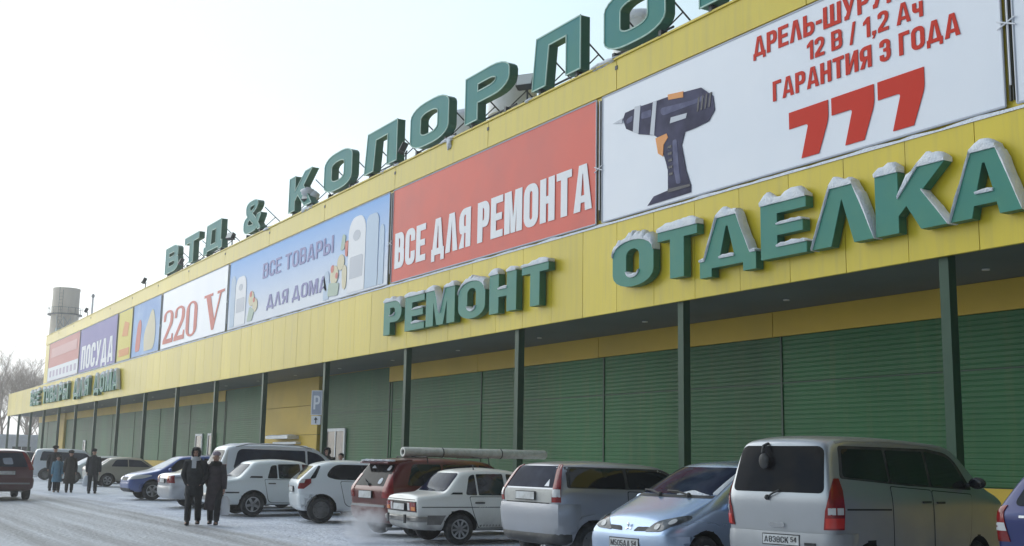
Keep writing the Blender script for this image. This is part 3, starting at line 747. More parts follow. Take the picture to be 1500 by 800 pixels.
def letter(name, label, ch, x0, x1, z0, z1, y_front, depth, t, s, face, group, rr=None, wscale=1.0, snow=0, trim=False, struts=False, seed=0):
    gw, shapes = glyph(ch, t, s, rr, wscale)
    sx = (x1 - x0) / gw; sz = z1 - z0
    root = thing(name, label, 'sign letter', (x0, y_front + depth, z0), 0, group)
    bf = MB(); bs = MB()
    for o, h in shapes:
        bf.poly(o, h, -depth, -depth + 0.02, 0, 0, sx, sz)
        bs.poly(o, h, -depth + 0.021, 0, 0, 0, sx, sz)
    bf.build('letter_face', face, root)
    bs.build('letter_return', M['letter_side'], root)
    if trim:
        tb = MB()
        for o, h in shapes:
            for c in [o] + h:
                n = len(c)
                for i in range(n):
                    a = Vector((c[i][0] * sx, -depth - 0.004, c[i][1] * sz)); d = Vector((c[(i + 1) % n][0] * sx, -depth - 0.004, c[(i + 1) % n][1] * sz))
                    e = d - a
                    if e.length < 1e-4: continue
                    u = e.normalized(); vv = Vector((u.z, 0, -u.x))
                    tb.obox((a + d) / 2, e / 2 + u * 0.008, Vector((0, 0.012, 0)), vv * 0.018)
        tb.build('edge_trim', M['letter_trim'], root)
    if snow:
        sb = MB()
        for o, h in shapes:
            q = snow_on([o] + h, sx, sz, -depth, -0.01, snow, seed)
            sb.add(q.v, q.f)
        if sb.v: sb.build('snow_cap', M['snow'], root, smooth=60)
    if struts:
        st = MB()
        wd = x1 - x0
        for f in (0.15, 0.85):
            st.tube([(wd * f, 0, sz * 0.72), (wd * f + 0.1, 1.25, 0.0)], 0.022, 6)
            st.tube([(wd * f + 0.04, 0.5, sz * 0.43), (wd * f, 0.02, 0.1)], 0.02, 6)
        st.tube([(0.1, 0.03, 0.08), (wd - 0.1, 0.03, 0.08)], 0.03, 6)
        st.build('brace', M['metal_dark'], root)
        fb = MB()
        for f in (0.12, 0.88): fb.box(wd * f - 0.05, -depth + 0.06, -0.14, wd * f + 0.05, -0.05, 0.0)
        fb.build('foot', M['metal_dark'], root)
    return root

roof = [('В', -65.2, -62.52, 'green rooftop letter В, the first and farthest of the sign'),
        ('Т', -61.25, -58.59, 'green rooftop letter Т between В and Д'),
        ('д', -57.58, -54.49, 'green rooftop letter Д right before the ampersand'),
        ('&', -51.16, -48.81, 'green rooftop ampersand standing alone on the parapet'),
        ('К', -45.19, -42.59, 'green rooftop letter К with a snowy floodlight at its foot'),
        ('О', -41.27, -38.56, 'green rooftop letter О right after К, the smallest looking О'),
        ('л', -37.38, -34.68, 'green rooftop letter Л between the two farther О letters'),
        ('О', -33.63, -30.92, 'green rooftop letter О with a snow lump hanging under it, left of Р'),
        ('Р', -29.82, -27.22, 'green rooftop letter Р with thick rounded bowl'),
        ('л', -25.96, -23.61, 'green rooftop letter Л just right of a floodlight, right of Р'),
        ('О', -22.55, -20.11, 'largest green rooftop letter О, cut by the top of the photo'),
        ('Н', -18.89, -16.6, 'green rooftop letter Н, only its feet in the photo, nearest of the sign')]
for i, (ch, a, c, lab) in enumerate(roof):
    letter('rooftop_letter', lab, ch, a, c, 11.62, 13.06, 15.95, 0.29, 0.17 if ch != '&' else 0.15, 0.24, M['letter_roof'], 'green letters standing on the roof edge', rr=0.24, trim=True, struts=True, wscale=1.0, seed=i)

fas = [('Р', -34.84, -33.5, 'РЕМОНТ, its first letter: snow-capped green Р on the yellow fascia'),
       ('Е', -33.22, -31.84, 'snow-capped green letter Е between Р and М on the yellow fascia'),
       ('М', -31.73, -29.84, 'snow-capped green letter М on the yellow fascia'),
       ('О', -29.61, -28.02, 'snow-capped green letter О between М and Н on the yellow fascia'),
       ('Н', -27.78, -26.32, 'snow-capped green letter Н with snow on its crossbar'),
       ('Т', -26.04, -24.72, 'snow-capped green letter Т ending the word РЕМОНТ'),
       ('О', -21.9, -20.34, 'snow-capped green letter О that begins ОТДЕЛКА'),
       ('Т', -20.19, -18.83, 'snow-capped green letter Т between О and Д'),
       ('Д', -18.74, -17.02, 'snow-capped green letter Д with two feet'),
       ('Е', -16.87, -15.63, 'snow-capped green letter Е between Д and Л'),
       ('Л', -15.49, -13.97, 'snow-capped green letter Л with pointed top, faded face'),
       ('К', -13.94, -12.4, 'snow-capped green letter К under the price 777'),
       ('А', -12.37, -11.01, 'big snow-capped green letter А at the right edge of the photo')]
for i, (ch, a, c, lab) in enumerate(fas):
    letter('fascia_letter', lab, ch, a, c, 5.62, 6.72, 15.76, 0.2, 0.21, 0.2, M['letter'], 'snow-capped green letters on the yellow fascia', snow=0.22 if i > 5 else 0.17, rr=None if ch != 'О' else 0.30, seed=i + 3)
words = [('ВСЕ', -109.0, -104.3), ('ТОВАРЫ', -102.6, -91.3), ('ДЛЯ', -89.0, -83.6), ('ДОМА', -81.8, -74.5)]
WT = {'В': .62, 'Д': .74, 'О': .66, 'М': .8}
for wi, (wd, a, c) in enumerate(words):
    tot = sum(glyph(ch)[0] for ch in wd) + .14 * (len(wd) - 1); sx = (c - a) / tot; x = a
    for i, ch in enumerate(wd):
        gw = glyph(ch)[0]
        letter('fascia_letter', 'small far snow-capped letter %s, %s letter of the word %s' % (ch, ['first', 'second', 'third', 'fourth', 'fifth', 'sixth'][i], wd), ch, x, x + gw * sx, 5.62, 6.8, 15.76, 0.2, 0.2, 0.18, M['letter'], 'far snow-capped letters on the yellow fascia', snow=0.24, seed=40 + wi * 7 + i)
        x += (gw + .14) * sx

# ------------------------------------------------------------------ banners
YB = 16.03
def banner(label, x0, x1, m, z0=7.42, z1=10.6):
    root = thing('advertising_banner', label, 'banner', (x0, YB, z0), 0, 'vinyl banners along the upper wall')
    b = MB()
    n = max(4, int((x1 - x0) / 0.4)); k = 8
    vs = []
    for i in range(n + 1):
        for j in range(k + 1):
            xx = (x1 - x0) * i / n; zz = (z1 - z0) * j / k
            e = min(i, n - i, j, k - j)
            yy = 0.0 if e == 0 else 0.010 * noise.noise(Vector((x0 + xx * 0.8, zz * 0.5, 5)))
            vs.append((xx, yy, zz))
    fs = [(i * (k + 1) + j, (i + 1) * (k + 1) + j, (i + 1) * (k + 1) + j + 1, i * (k + 1) + j + 1) for i in range(n) for j in range(k)]
    b.add(vs, fs)
    nv = len(vs)
    b.add([(v[0], v[1] + 0.03, v[2]) for v in vs], [f[::-1] for f in fs])
    b.build('vinyl_sheet', m, root, smooth=60)
    f = MB()
    L = x1 - x0; H = z1 - z0
    for (a, c) in (((0, 0.0, 0), (L, 0.0, 0)), ((0, 0, H), (L, 0, H)), ((0, 0, 0), (0, 0, H)), ((L, 0, 0), (L, 0, H))):
        f.tube([a, c], 0.022, 6)
    f.build('edge_rope', M['print_grey'], root)
    return root
def pmesh(root, name, m, polys, text=None, d=0.016):
    """printed shapes on a banner, in world x,z; every shape and every line of text its own part"""
    ox, oz = root.location.x, root.location.z
    groups = [[p] for p in polys] if name not in ('printed_vent', 'printed_row') else [polys]
    for g in groups:
        b = MB()
        for p in g: b.poly([(x - ox, z - oz) for x, z in p], [], -d, -0.008)
        if b.v: b.build(name, m, root)
    for a in text or []:
        b = MB()
        s, x0, x1, z0, z1 = a[:5]; kw = a[5] if len(a) > 5 else {}
        text_mb(b, s, x0 - ox, x1 - ox, z0 - oz, z1 - oz, -0.008, d - 0.008, **kw)
        b.build(name, m, root)
q = banner('faded pink banner with a white lower half, farthest along the upper wall', -102.6, -89.5, M['pink_banner'])
pmesh(q, 'printed_panel', M['print_white'], [[(-102.5, 7.46), (-89.6, 7.46), (-89.6, 8.55), (-102.5, 8.55)]])
pmesh(q, 'printed_strip', M['pink_faint'], [[(-101.5, 9.35), (-90.5, 9.35), (-90.5, 10.1), (-101.5, 10.1)]])
pmesh(q, 'printed_row', M['lilac'], [[(-101.6 + i * 1.5, 7.75), (-100.8 + i * 1.5, 7.75), (-100.8 + i * 1.5, 8.25), (-101.6 + i * 1.5, 8.25)] for i in range(8)], d=0.022)
q = banner('purple banner with tall white lettering ПОСУДА', -89.2, -77.0, M['purple_banner'])
pmesh(q, 'printed_text', M['print_white'], [], [('ПОСУДА', -88.4, -77.7, 7.6, 9.3, dict(t=.24, gap=.08))])
q = banner('narrow yellow banner with orange print beside the purple one', -76.6, -72.8, M['yellow_banner'])
pmesh(q, 'printed_shape', M['print_orange'], [[(-75.4, 9.0), (-73.8, 8.9), (-73.6, 9.7), (-74.8, 9.9)], [(-76.0, 7.7), (-73.2, 7.7), (-73.2, 8.15), (-76.0, 8.15)]])
q = banner('narrow blue banner with cream and rose figures beside the 220 V banner', -72.5, -65.9, M['print_blue'])
pmesh(q, 'printed_figure', M['print_cream'], [fil([(-69.3, 7.6), (-67.0, 7.6, .5), (-66.7, 8.9, .8), (-67.7, 10.2, .6), (-68.6, 9.4, .6), (-69.6, 8.6, .5)])])
pmesh(q, 'printed_blob', M['print_rose'], [fil([(-71.6, 7.7, .3), (-70.4, 7.7, .3), (-70.2, 9.6, .6), (-71.2, 9.6, .6)])])
q = banner('white banner with red serif lettering 220 V', -65.5, -53.4, M['white_banner'])
pmesh(q, 'printed_text', M['print_rose'], [], [('zzo v', -65.0, -53.8, 7.66, 9.5, dict(gap=.06, space=.22))])
# blue to white print of the household goods banner
mblue = bpy.data.materials.new('banner_print_sky'); mblue.use_nodes = True
t = mblue.node_tree; bsdf = t.nodes['Principled BSDF']; bsdf.inputs['Roughness'].default_value = 0.45
tc = t.nodes.new('ShaderNodeTexCoord'); sp = t.nodes.new('ShaderNodeSeparateXYZ'); t.links.new(tc.outputs['Object'], sp.inputs[0])
mr = t.nodes.new('ShaderNodeMath'); mr.operation = 'DIVIDE'; mr.inputs[1].default_value = 3.18; t.links.new(sp.outputs['Z'], mr.inputs[0])
rp = t.nodes.new('ShaderNodeValToRGB'); rp.color_ramp.elements[0].color = (0.72, 0.76, 0.84, 1); rp.color_ramp.elements[1].color = (0.11, 0.37, 0.80, 1)
rp.color_ramp.elements[0].position = 0.12; rp.color_ramp.elements[1].position = 0.98
t.links.new(mr.outputs[0], rp.inputs[0]); t.links.new(rp.outputs[0], bsdf.inputs['Base Color'])
q = banner('sky blue to white banner with violet words ВСЕ ТОВАРЫ ДЛЯ ДОМА', -53.1, -35.25, mblue)
pmesh(q, 'printed_text', M['print_violet'], [], [('ВСЕ ТОВАРЫ', -48.3, -40.2, 9.25, 9.92, dict(t=.17, bar=.14)), ('ДЛЯ ДОМА', -47.6, -40.7, 7.86, 8.45, dict(t=.17, bar=.14))])
def bl(x0, x1, z0, z1, r=0.3): return fil([(x0, z0), (x1, z0), (x1, z1, r), (x0, z1, r)])
def dome(cx, cz, rx, rz, n=14): return [(cx + rx * math.cos(2 * math.pi * i / n), cz + rz * math.sin(2 * math.pi * i / n)) for i in range(n)]
pmesh(q, 'printed_block', M['print_paleblue'], [bl(-52.75, -52.1, 7.5, 9.9), bl(-37.15, -36.1, 7.5, 10.1), bl(-41.05, -40.5, 7.5, 8.6), bl(-36.0, -35.6, 7.5, 9.6)])
pmesh(q, 'printed_tower', M['print_white'], [bl(-52.05, -50.5, 7.5, 9.75, .5), bl(-38.75, -37.2, 7.5, 10.25, .6)])
pmesh(q, 'printed_label', M['print_grey'], [bl(-51.85, -50.7, 8.1, 8.75, .1), bl(-38.55, -37.4, 8.0, 8.8, .1), dome(-51.3, 9.25, .28, .16), dome(-38.0, 9.55, .33, .2)], d=.022)
pmesh(q, 'printed_bouquet', M['print_cream'], [dome(-49.7, 8.55, .38, .34), dome(-49.15, 8.2, .34, .3), dome(-40.0, 8.35, .4, .36), dome(-39.4, 8.75, .34, .3), fil([(-39.2, 7.7, .2), (-38.85, 7.7, .2), (-38.8, 8.6, .3), (-39.3, 8.6, .3)])], d=0.022)
pmesh(q, 'printed_leaf', M['print_leaf'], [fil([(-50.2, 7.55, .1), (-49.5, 7.55, .1), (-49.2, 8.0, .1), (-49.9, 8.2, .1)]), fil([(-40.6, 7.6, .1), (-39.6, 7.55, .1), (-39.5, 8.0, .1), (-40.5, 8.1, .1)]), fil([(-39.5, 9.2, .1), (-39.1, 9.2, .1), (-39.0, 9.7, .1), (-39.3, 9.8, .1)])], d=0.0245)
pmesh(q, 'printed_flower', M['print_rose'], [dome(-49.75, 8.75, .15, .14), dome(-49.3, 8.45, .13, .12), dome(-40.2, 8.6, .16, .15), dome(-39.75, 8.3, .13, .12), fil([(-39.0, 8.9, .1), (-38.8, 8.9, .05), (-38.75, 9.5, .1), (-39.05, 9.45, .1)])], d=0.027)
q = banner('red banner with tall white words ВСЕ ДЛЯ РЕМОНТА', -34.95, -22.98, M['red_banner'])
pmesh(q, 'printed_text', M['print_white'], [], [('ВСЕ ДЛЯ РЕМОНТА', -34.7, -23.15, 7.86, 9.06, dict(t=.24, bar=.17, gap=.07, space=.26, wscale=.95))])
q = banner('white banner with a power drill and the red price 777', -22.72, -11.42, M['white_banner'])
pmesh(q, 'printed_text', M['print_red'], [], [('ДРЕЛЬ-ШУРУПОВЕРТ', -17.27, -11.75, 9.98, 10.42, dict(t=.2, gap=.09)),
                                              ('12 В / 1,2 Ач', -15.75, -12.95, 9.48, 9.87, dict(t=.18, gap=.1, space=.3)),
                                              ('ГАРАНТИЯ 3 ГОДА', -16.72, -12.2, 8.9, 9.32, dict(t=.2, gap=.09)),
                                              ('qqq', -16.28, -12.98, 7.55, 8.55, dict(gap=.06))])
drill = [(-21.85, 9.82), (-21.76, 9.96), (-21.29, 9.97), (-20.63, 9.94), (-20.12, 9.92), (-19.47, 9.87), (-18.95, 9.82), (-18.55, 9.52, ), (-18.5, 9.19), (-18.71, 8.99), (-19.14, 8.95), (-19.51, 8.94), (-19.63, 8.67), (-19.48, 8.05), (-19.32, 7.68), (-19.32, 7.52), (-20.89, 7.50), (-20.65, 7.68), (-20.13, 7.72), (-20.13, 8.18), (-20.2, 8.4), (-20.47, 9.02), (-20.63, 9.13), (-21.2, 9.29), (-21.72, 9.55)]
pmesh(q, 'printed_drill', M['print_navy'], [drill])
pmesh(q, 'printed_band', M['print_grey'], [[(-21.37, 10.01), (-21.44, 9.4), (-21.22, 9.31), (-21.14, 9.99)], [(-20.66, 9.95), (-20.78, 9.18), (-20.62, 9.13), (-20.52, 9.94)], [(-20.0, 9.4), (-20.04, 9.27), (-19.47, 9.25), (-19.43, 9.36)], [(-22.26, 9.81), (-21.87, 9.73), (-21.87, 9.85)]], d=0.024)
pmesh(q, 'printed_highlight', M['print_steel'], [fil([(-20.4, 9.72, .1), (-19.2, 9.6, .1), (-18.8, 9.62, .1), (-18.9, 9.5, .08), (-20.35, 9.52, .1)]), fil([(-19.95, 8.85, .05), (-19.8, 8.85, .05), (-19.72, 8.1, .05), (-19.66, 7.8, .05), (-19.82, 7.8, .05), (-19.92, 8.2, .1)]), fil([(-21.7, 9.78, .05), (-21.45, 9.82, .05), (-21.47, 9.68, .05), (-21.7, 9.66, .05)]), fil([(-21.1, 9.8, .05), (-20.72, 9.78, .05), (-20.74, 9.6, .05), (-21.12, 9.64, .05)])], d=0.021)
pmesh(q, 'printed_vent', M['print_black'], [[(-19.1 + i * .13, 9.3), (-19.04 + i * .13, 9.3), (-18.98 + i * .13, 9.62), (-19.04 + i * .13, 9.62)] for i in range(4)] + [[(-20.13, 7.66), (-19.34, 7.66), (-19.34, 7.72), (-20.13, 7.75)]] + [[(-20.12 + .01 * i, 8.75 - i * .16), (-19.98 + .01 * i, 8.75 - i * .16), (-19.98 + .01 * i, 8.69 - i * .16), (-20.12 + .01 * i, 8.69 - i * .16)] for i in range(5)], d=0.0235)
pmesh(q, 'printed_switch', M['print_orange'], [[(-20.57, 9.04), (-20.48, 8.66), (-20.3, 8.55), (-20.27, 8.82), (-20.11, 8.96), (-20.16, 9.06)], [(-20.11, 9.97), (-20.09, 9.84), (-19.56, 9.76), (-19.56, 9.9)]], d=0.024)
banner('plain white banner at the right end of the wall, beyond the lacing', -11.2, 1.5, M['white_banner'])
# posts and lacing in the gaps between banners
for i, (xx, wd) in enumerate(((-11.31, .05), (-22.85, .05), (-35.1, .04), (-53.25, .04), (-65.7, .04))):
    lab = ['lacing rope and dark post at the right end of the drill banner', 'lacing rope and dark post between the red banner and the drill banner', 'lacing rope and dark post between the blue banner and the red banner',
           'lacing rope and dark post between the 220 V banner and the blue banner', 'lacing rope and dark post left of the 220 V banner'][i]
    r0 = thing('banner_post', lab, 'post', (xx, YF + 0.03, 7.45), 0, 'posts between the banners')
    b = MB(); b.box(-wd, 0.02, 0.05, -wd * 0.3, 0.07, 3.1); b.box(wd * 0.45, 0.02, 0.05, wd * 0.8, 0.07, 3.1); b.build('post', M['metal_dark'], r0)
    b = MB(); b.tube([(wd * 0.1, 0.0, 0.3), (wd * 0.1, 0.0, 3.1)], 0.018, 6)
    for zz in (1.28, 1.42): b.tube([(-0.17, -0.03, zz), (0.17, -0.03, 2.7 - zz)], 0.014, 6)
    b.build('rope', M['print_white'], r0)

# ------------------------------------------------------------------ floodlights on the parapet
def floodlight(x, label, snow=False, yaw=0.0, tilt=-0.4, big=1.0):
    r0 = thing('floodlight', label, 'floodlight', (x, YF + 0.12, ZP + 0.05), yaw, 'floodlights on the roof edge')
    b = MB(); b.tube([(0, 0, 0), (0, 0, 0.32 * big)], 0.03, 6); b.box(-0.1, -0.07, 0, 0.1, 0.07, 0.03); b.box(-0.2 * big, -0.02, 0.30 * big, 0.2 * big, 0.02, 0.34 * big)
    b.build('bracket', M['metal_dark'], r0)
    h = MB(); c = Vector((0, -0.10, 0.46 * big)); ay = Vector((0, math.cos(tilt), math.sin(tilt))); az = Vector((0, -math.sin(tilt), math.cos(tilt)))
    h.obox(c, (0.2 * big, 0, 0), ay * 0.10, az * 0.16 * big)
    hd = h.build('lamp_housing', M['metal_dark'], r0)
    g = MB(); g.obox(c - ay * 0.108, (0.18 * big, 0, 0), ay * 0.008, az * 0.14 * big); g.build('lamp_glass', M['lamp_face'], hd)
    if snow:
        s = MB(); s.ell(c + Vector((0, 0.0, 0.22)), (0.3, 0.26, 0.17), 10, 7, 0.4); s.ell(c + Vector((0.28, 0.1, 0.05)), (0.2, 0.2, 0.2), 10, 7, 0.4); s.build('snow_cap', M['snow'], r0, smooth=180)
    return r0
fl = [(-87.86, 'dark floodlight on the far roof edge, above the purple banner'), (-70.43, 'dark floodlight left of the letter В on the roof edge'), (-64.0 + 1.9, 'dark floodlight between letters В and Т'),
      (-53.4, 'dark floodlight right of the letter Д on the roof edge'), (-43.3, 'snow-covered floodlight at the foot of the letter К'), (-34.3, 'dark floodlight between the letters Л and О'), (-26.5, 'large floodlight with pale glass left of the near letter Л')]
for x, lab in fl:
    floodlight(x, lab, snow='snow-covered' in lab, yaw=R(35) if 'pale glass' in lab else R(random.uniform(-25, 30)), big=1.25 if 'pale glass' in lab else 1.0)

# roof ventilation drums behind the letters
def drum(x, y, label, r=0.8, h=3.0):
    r0 = thing('roof_ventilator', label, 'ventilator', (x, y, 11.1), 0, 'roof ventilators behind the letters')
    b = MB()
    b.loft([[(math.cos(a) * rr, math.sin(a) * rr, z) for a in [2 * math.pi * i / 20 for i in range(20)]] for rr, z in ((r * .8, 0), (r * .8, h * .55), (r * 1.0, h * .6), (r * 1.0, h * .86), (r * .96, h * .88))])
    b.build('drum', M['white_paint'], r0, smooth=30)
    b = MB(); b.ell((0, 0, h * .86), (r * 1.04, r * 1.04, r * .55), 18, 10, 0.12); b.build('snow_cap', M['snow'], r0, smooth=180)
    b = MB(); b.tube([(r * 1.05, 0, h * .6), (r * 1.05, 0, 0)], 0.03, 6); b.build('stay', M['metal_dark'], r0)
drum(-33.2, 19.6, 'snow-capped roof ventilator between the letters Р and Л', 0.85, 3.75)
drum(-36.6, 19.6, 'snow-capped roof ventilator between the letters О and Р', 0.8, 3.4)
drum(-25.9, 19.6, 'snow-capped roof ventilator seen through the largest letter О', 0.8, 3.7)

# parking sign on a column
s0 = thing('parking_sign', 'blue and white parking sign on a green column', 'sign', (-40.98, 15.93, 0), R(42))
b = MB(); b.box(-.19, -.02, 3.2, .19, .02, 4.06); b.build('sign_plate', M['sign_blue'], s0)
b = MB(); b.box(-.22, -.016, 3.17, .22, .016, 3.198); b.box(-.22, -.016, 4.062, .22, .016, 4.09); b.box(-.22, -.016, 3.2, -.192, .016, 4.06); b.box(.192, -.016, 3.2, .22, .016, 4.06)
text_mb(b, 'Р', -.12, .14, 3.38, 3.9, -.021, .004, t=.17, bar=.15); b.build('sign_border', M['print_white'], s0)
b = MB(); b.box(-.19, -.02, 2.82, .19, .02, 3.14); pl = b.build('lower_plate', M['print_white'], s0)
b = MB(); b.box(-.02, -.026, 2.87, .02, -.021, 3.0); b.poly([(-.08, 3.0), (.08, 3.0), (0, 3.1)], [], -.026, -.021); b.build('arrow', M['plate_ink'], pl)
b = MB(); b.tube([(0.05, .02, 3.5), (0.05, .18, 3.5)], .015, 6); b.build('clamp', M['metal_dark'], s0)
# ------------------------------------------------------------------ cars (local x: rear 0 -> nose L, y: left, z: up)
def eval_mesh(o):
    dg = bpy.context.evaluated_depsgraph_get(); dg.update()
    return bpy.data.meshes.new_from_object(o.evaluated_get(dg), depsgraph=dg)

def lerp(a, b, t): return tuple(x + (y - x) * t for x, y in zip(a, b))

class Car:
    def __init__(self, name, label, cat, st, pm, L, W, wheels, loc, a, group=None, tight=0.07, arch=0.07):
        """st: stations (xb,xs,xr, zb,zs,zr, wb,ws,wr); wheels: (x_rear, x_front, radius, width, style)"""
        h = Vector((math.sin(R(a)), math.cos(R(a)), 0))
        self.root = thing(name, label, cat, (loc[0], loc[1], 0), math.atan2(h.y, h.x), group)
        self.L, self.W, self.pm = L, W, pm
        s2 = [st[0]]
        for i in range(1, len(st) - 1):
            la = max(abs(st[i][2] - st[i - 1][2]), 0.05); lb = max(abs(st[i + 1][2] - st[i][2]), 0.05)
            s2.append(lerp(st[i], st[i - 1], min(0.35, tight / la))); s2.append(lerp(st[i], st[i + 1], min(0.35, tight / lb)))
        s2.append(st[-1])
        vs = []; fs = []
        def ring(s):
            xb, xs, xr, zb, zs, zr, wb, ws, wr = s
            gl = max(zr - zs, 0.02)
            half = [(0, zb), (wb * .78, zb), (wb, zb + .05), (wb + (ws - wb) * .8, zb + (zs - zb) * .3), (ws, zb + (zs - zb) * .68), (ws * .992, zs - .02), (ws * .985 + (wr - ws * .985) * .12, zs + gl * .10),
                    (ws * .985 + (wr - ws * .985) * .80, zr - gl * .22), (wr * .97, zr - min(.055, gl * .4)), (wr * .84, zr - .004), (wr * .4, zr + .016), (0, zr + .022)]
            pts = []
            for y, z in half:
                if z <= zs: t = (z - zb) / max(zs - zb, .01); x = xb + (xs - xb) * min(max(t, 0), 1)
                else: t = (z - zs) / gl; x = xs + (xr - xs) * min(t, 1)
                pts.append((x, y, z))
            return pts
        n = 12
        for s in s2:
            r = ring(s)
            vs += r + [(x, -y, z) for x, y, z in r[1:-1]][::-1]
        m = 2 * n - 2
        for i in range(len(s2) - 1):
            for k in range(m):
                fs.append((i * m + k, (i + 1) * m + k, (i + 1) * m + (k + 1) % m, i * m + (k + 1) % m))
        for base, flip in ((0, False), ((len(s2) - 1) * m, True)):
            for k in range(n - 1):
                q = [base + k, base + (m - k) % m, base + (m - k - 1) % m, base + k + 1]
                q = [v for j, v in enumerate(q) if v not in q[:j]]
                fs.append(tuple(q if not flip else q[::-1]))
        me = bpy.data.meshes.new('tmp'); me.from_pydata(vs, [], fs); me.update()
        bm = bmesh.new(); bm.from_mesh(me); bmesh.ops.recalc_face_normals(bm, faces=bm.faces); bm.to_mesh(me); bm.free()
        o = link(bpy.data.objects.new('tmp', me))
        sm = o.modifiers.new('s', 'SUBSURF'); sm.levels = 2; sm.render_levels = 2
        cut = MB()
        xr_, xf_, rad, wid, style = wheels
        hw = W / 2
        for xx in (xr_, xf_):
            for sg in (1, -1):
                cut.tube([(xx, sg * (hw - .30), rad), (xx, sg * (hw + .3), rad)], rad + arch, 28)
        co = cut.build('tmpcut', None)
        bmx = bmesh.new(); bmx.from_mesh(co.data); bmesh.ops.recalc_face_normals(bmx, faces=bmx.faces); bmx.to_mesh(co.data); bmx.free()
        bo = o.modifiers.new('b', 'BOOLEAN'); bo.operation = 'DIFFERENCE'; bo.object = co; bo.solver = 'EXACT'
        me2 = eval_mesh(o)
        bpy.data.objects.remove(o); bpy.data.objects.remove(co)
        me2.name = 'body'
        me2.materials.clear(); me2.materials.append(pm); me2.materials.append(M['under'])
        for p in me2.polygons:
            c = p.center
            p.material_index = 0
            for xx in (xr_, xf_):
                d = math.hypot(c.x - xx, c.z - rad)
                if d < rad + arch + .004 and abs(c.y) > hw - .305: p.material_index = 1
            if c.z < st[len(st) // 2][3] + .03 and p.normal.z < -.5: p.material_index = 1
        me2.shade_smooth(); me2.set_sharp_from_angle(angle=R(42))
        self.body = link(bpy.data.objects.new('body', me2)); self.body.parent = self.root
        bm = bmesh.new(); bm.from_mesh(me2)
        self.bvh = BVHTree.FromBMesh(bm); bm.free()
        # wheels
        for xx in (xr_, xf_):
            for sg in (1, -1):
                wo = make_wheel(rad, wid, style).copy(); col.objects.link(wo); wo.parent = self.root
                wo.location = (xx, sg * (hw - wid / 2 - .02), rad)
                wo.rotation_euler = (0, random.uniform(0, 6), 0) if sg < 0 else (0, random.uniform(0, 6), math.pi)
                rm = make_wheel(rad, wid, style).children[0].copy(); col.objects.link(rm); rm.parent = wo
    def hit(self, side, u, v, xc):
        L = self.L
        if side == 'R': o, d = Vector((u, -4, v)), Vector((0, 1, 0))
        elif side == 'L': o, d = Vector((u, 4, v)), Vector((0, -1, 0))
        elif side == 'B': o, d = Vector((-4, u, v)), Vector((1, 0, 0))
        elif side == 'F': o, d = Vector((L + 4, u, v)), Vector((-1, 0, 0))
        elif side == 'T': o, d = Vector((u, v, 5)), Vector((0, 0, -1))
        elif side == 'C':
            a = R(u); d = Vector((-math.cos(a), -math.sin(a), 0)); o = Vector((xc, 0, v)) + d * 5; d = -d
        p, nn, i, ds = self.bvh.ray_cast(o, d)
        if p is None:
            p, nn, i, ds = self.bvh.find_nearest(o + d * 4)
        if nn.dot(d) > 0: nn = -nn
        return p, nn
    def patch(self, name, poly, side, m, **kw):
        if not hasattr(self, 'done'): self.done = set()
        key = (name, str(poly))
        o = self._patch(name, poly, side, m, **kw)
        self.done.add(key + (side,))
        if side in 'RL' and name in ('side_window', 'window_band', 'quarter_window', 'side_strip'):
            op = 'L' if side == 'R' else 'R'
            if key + (op,) not in self.done and not self.both:
                self.done.add(key + (op,)); self._patch(name, poly, op, m, **kw)
        return o
    both = False
    def _patch(self, name, poly, side, m, off=.005, parent=None, xc=1.0, skirt=.018, cuts=3, label=None, holes=()):
        polys = poly if isinstance(poly[0][0], (list, tuple)) else [poly]
        bm = bmesh.new()
        for pl in polys:
            pl = fil(pl, 4)
            f = bm.faces.new([bm.verts.new((p[0], p[1], 0)) for p in pl])
        bmesh.ops.triangulate(bm, faces=bm.faces[:])
        sc_ = Vector((.02, 1, 1)) if side == 'C' else Vector((1, 1, 1))
        for _ in range(7):
            es = [e for e in bm.edges if ((e.verts[0].co - e.verts[1].co) * sc_).length > .075]
            if not es: break
            bmesh.ops.subdivide_edges(bm, edges=es, cuts=1)
            bmesh.ops.triangulate(bm, faces=[f for f in bm.faces if len(f.verts) > 3])
        ns = {}
        for v in bm.verts:
            p, nn = self.hit(side, v.co.x, v.co.y, xc)
            ns[v] = nn.copy(); v.co = p + nn * off
        be = [e for e in bm.edges if e.is_boundary]
        r = bmesh.ops.extrude_edge_only(bm, edges=be)
        nv = [g for g in r['geom'] if isinstance(g, bmesh.types.BMVert)]
        src = {}
        for v in nv:
            for e in v.link_edges:
                ov = e.other_vert(v)
                if ov in ns: v.co = ov.co - ns[ov] * (skirt + off); break
        bmesh.ops.recalc_face_normals(bm, faces=bm.faces[:])
        me = bpy.data.meshes.new(name); bm.to_mesh(me); bm.free()
        me.shade_smooth(); me.set_sharp_from_angle(angle=R(40))
        me.materials.append(m)
        o = link(bpy.data.objects.new(name, me)); o.parent = parent or self.root
        if label: o['label'] = label
        return o
    def sides(self, name, poly, m, both=True, **kw):
        return self._patch(name, poly, 'R', m, **kw), self._patch(name, poly, 'L', m, **kw)
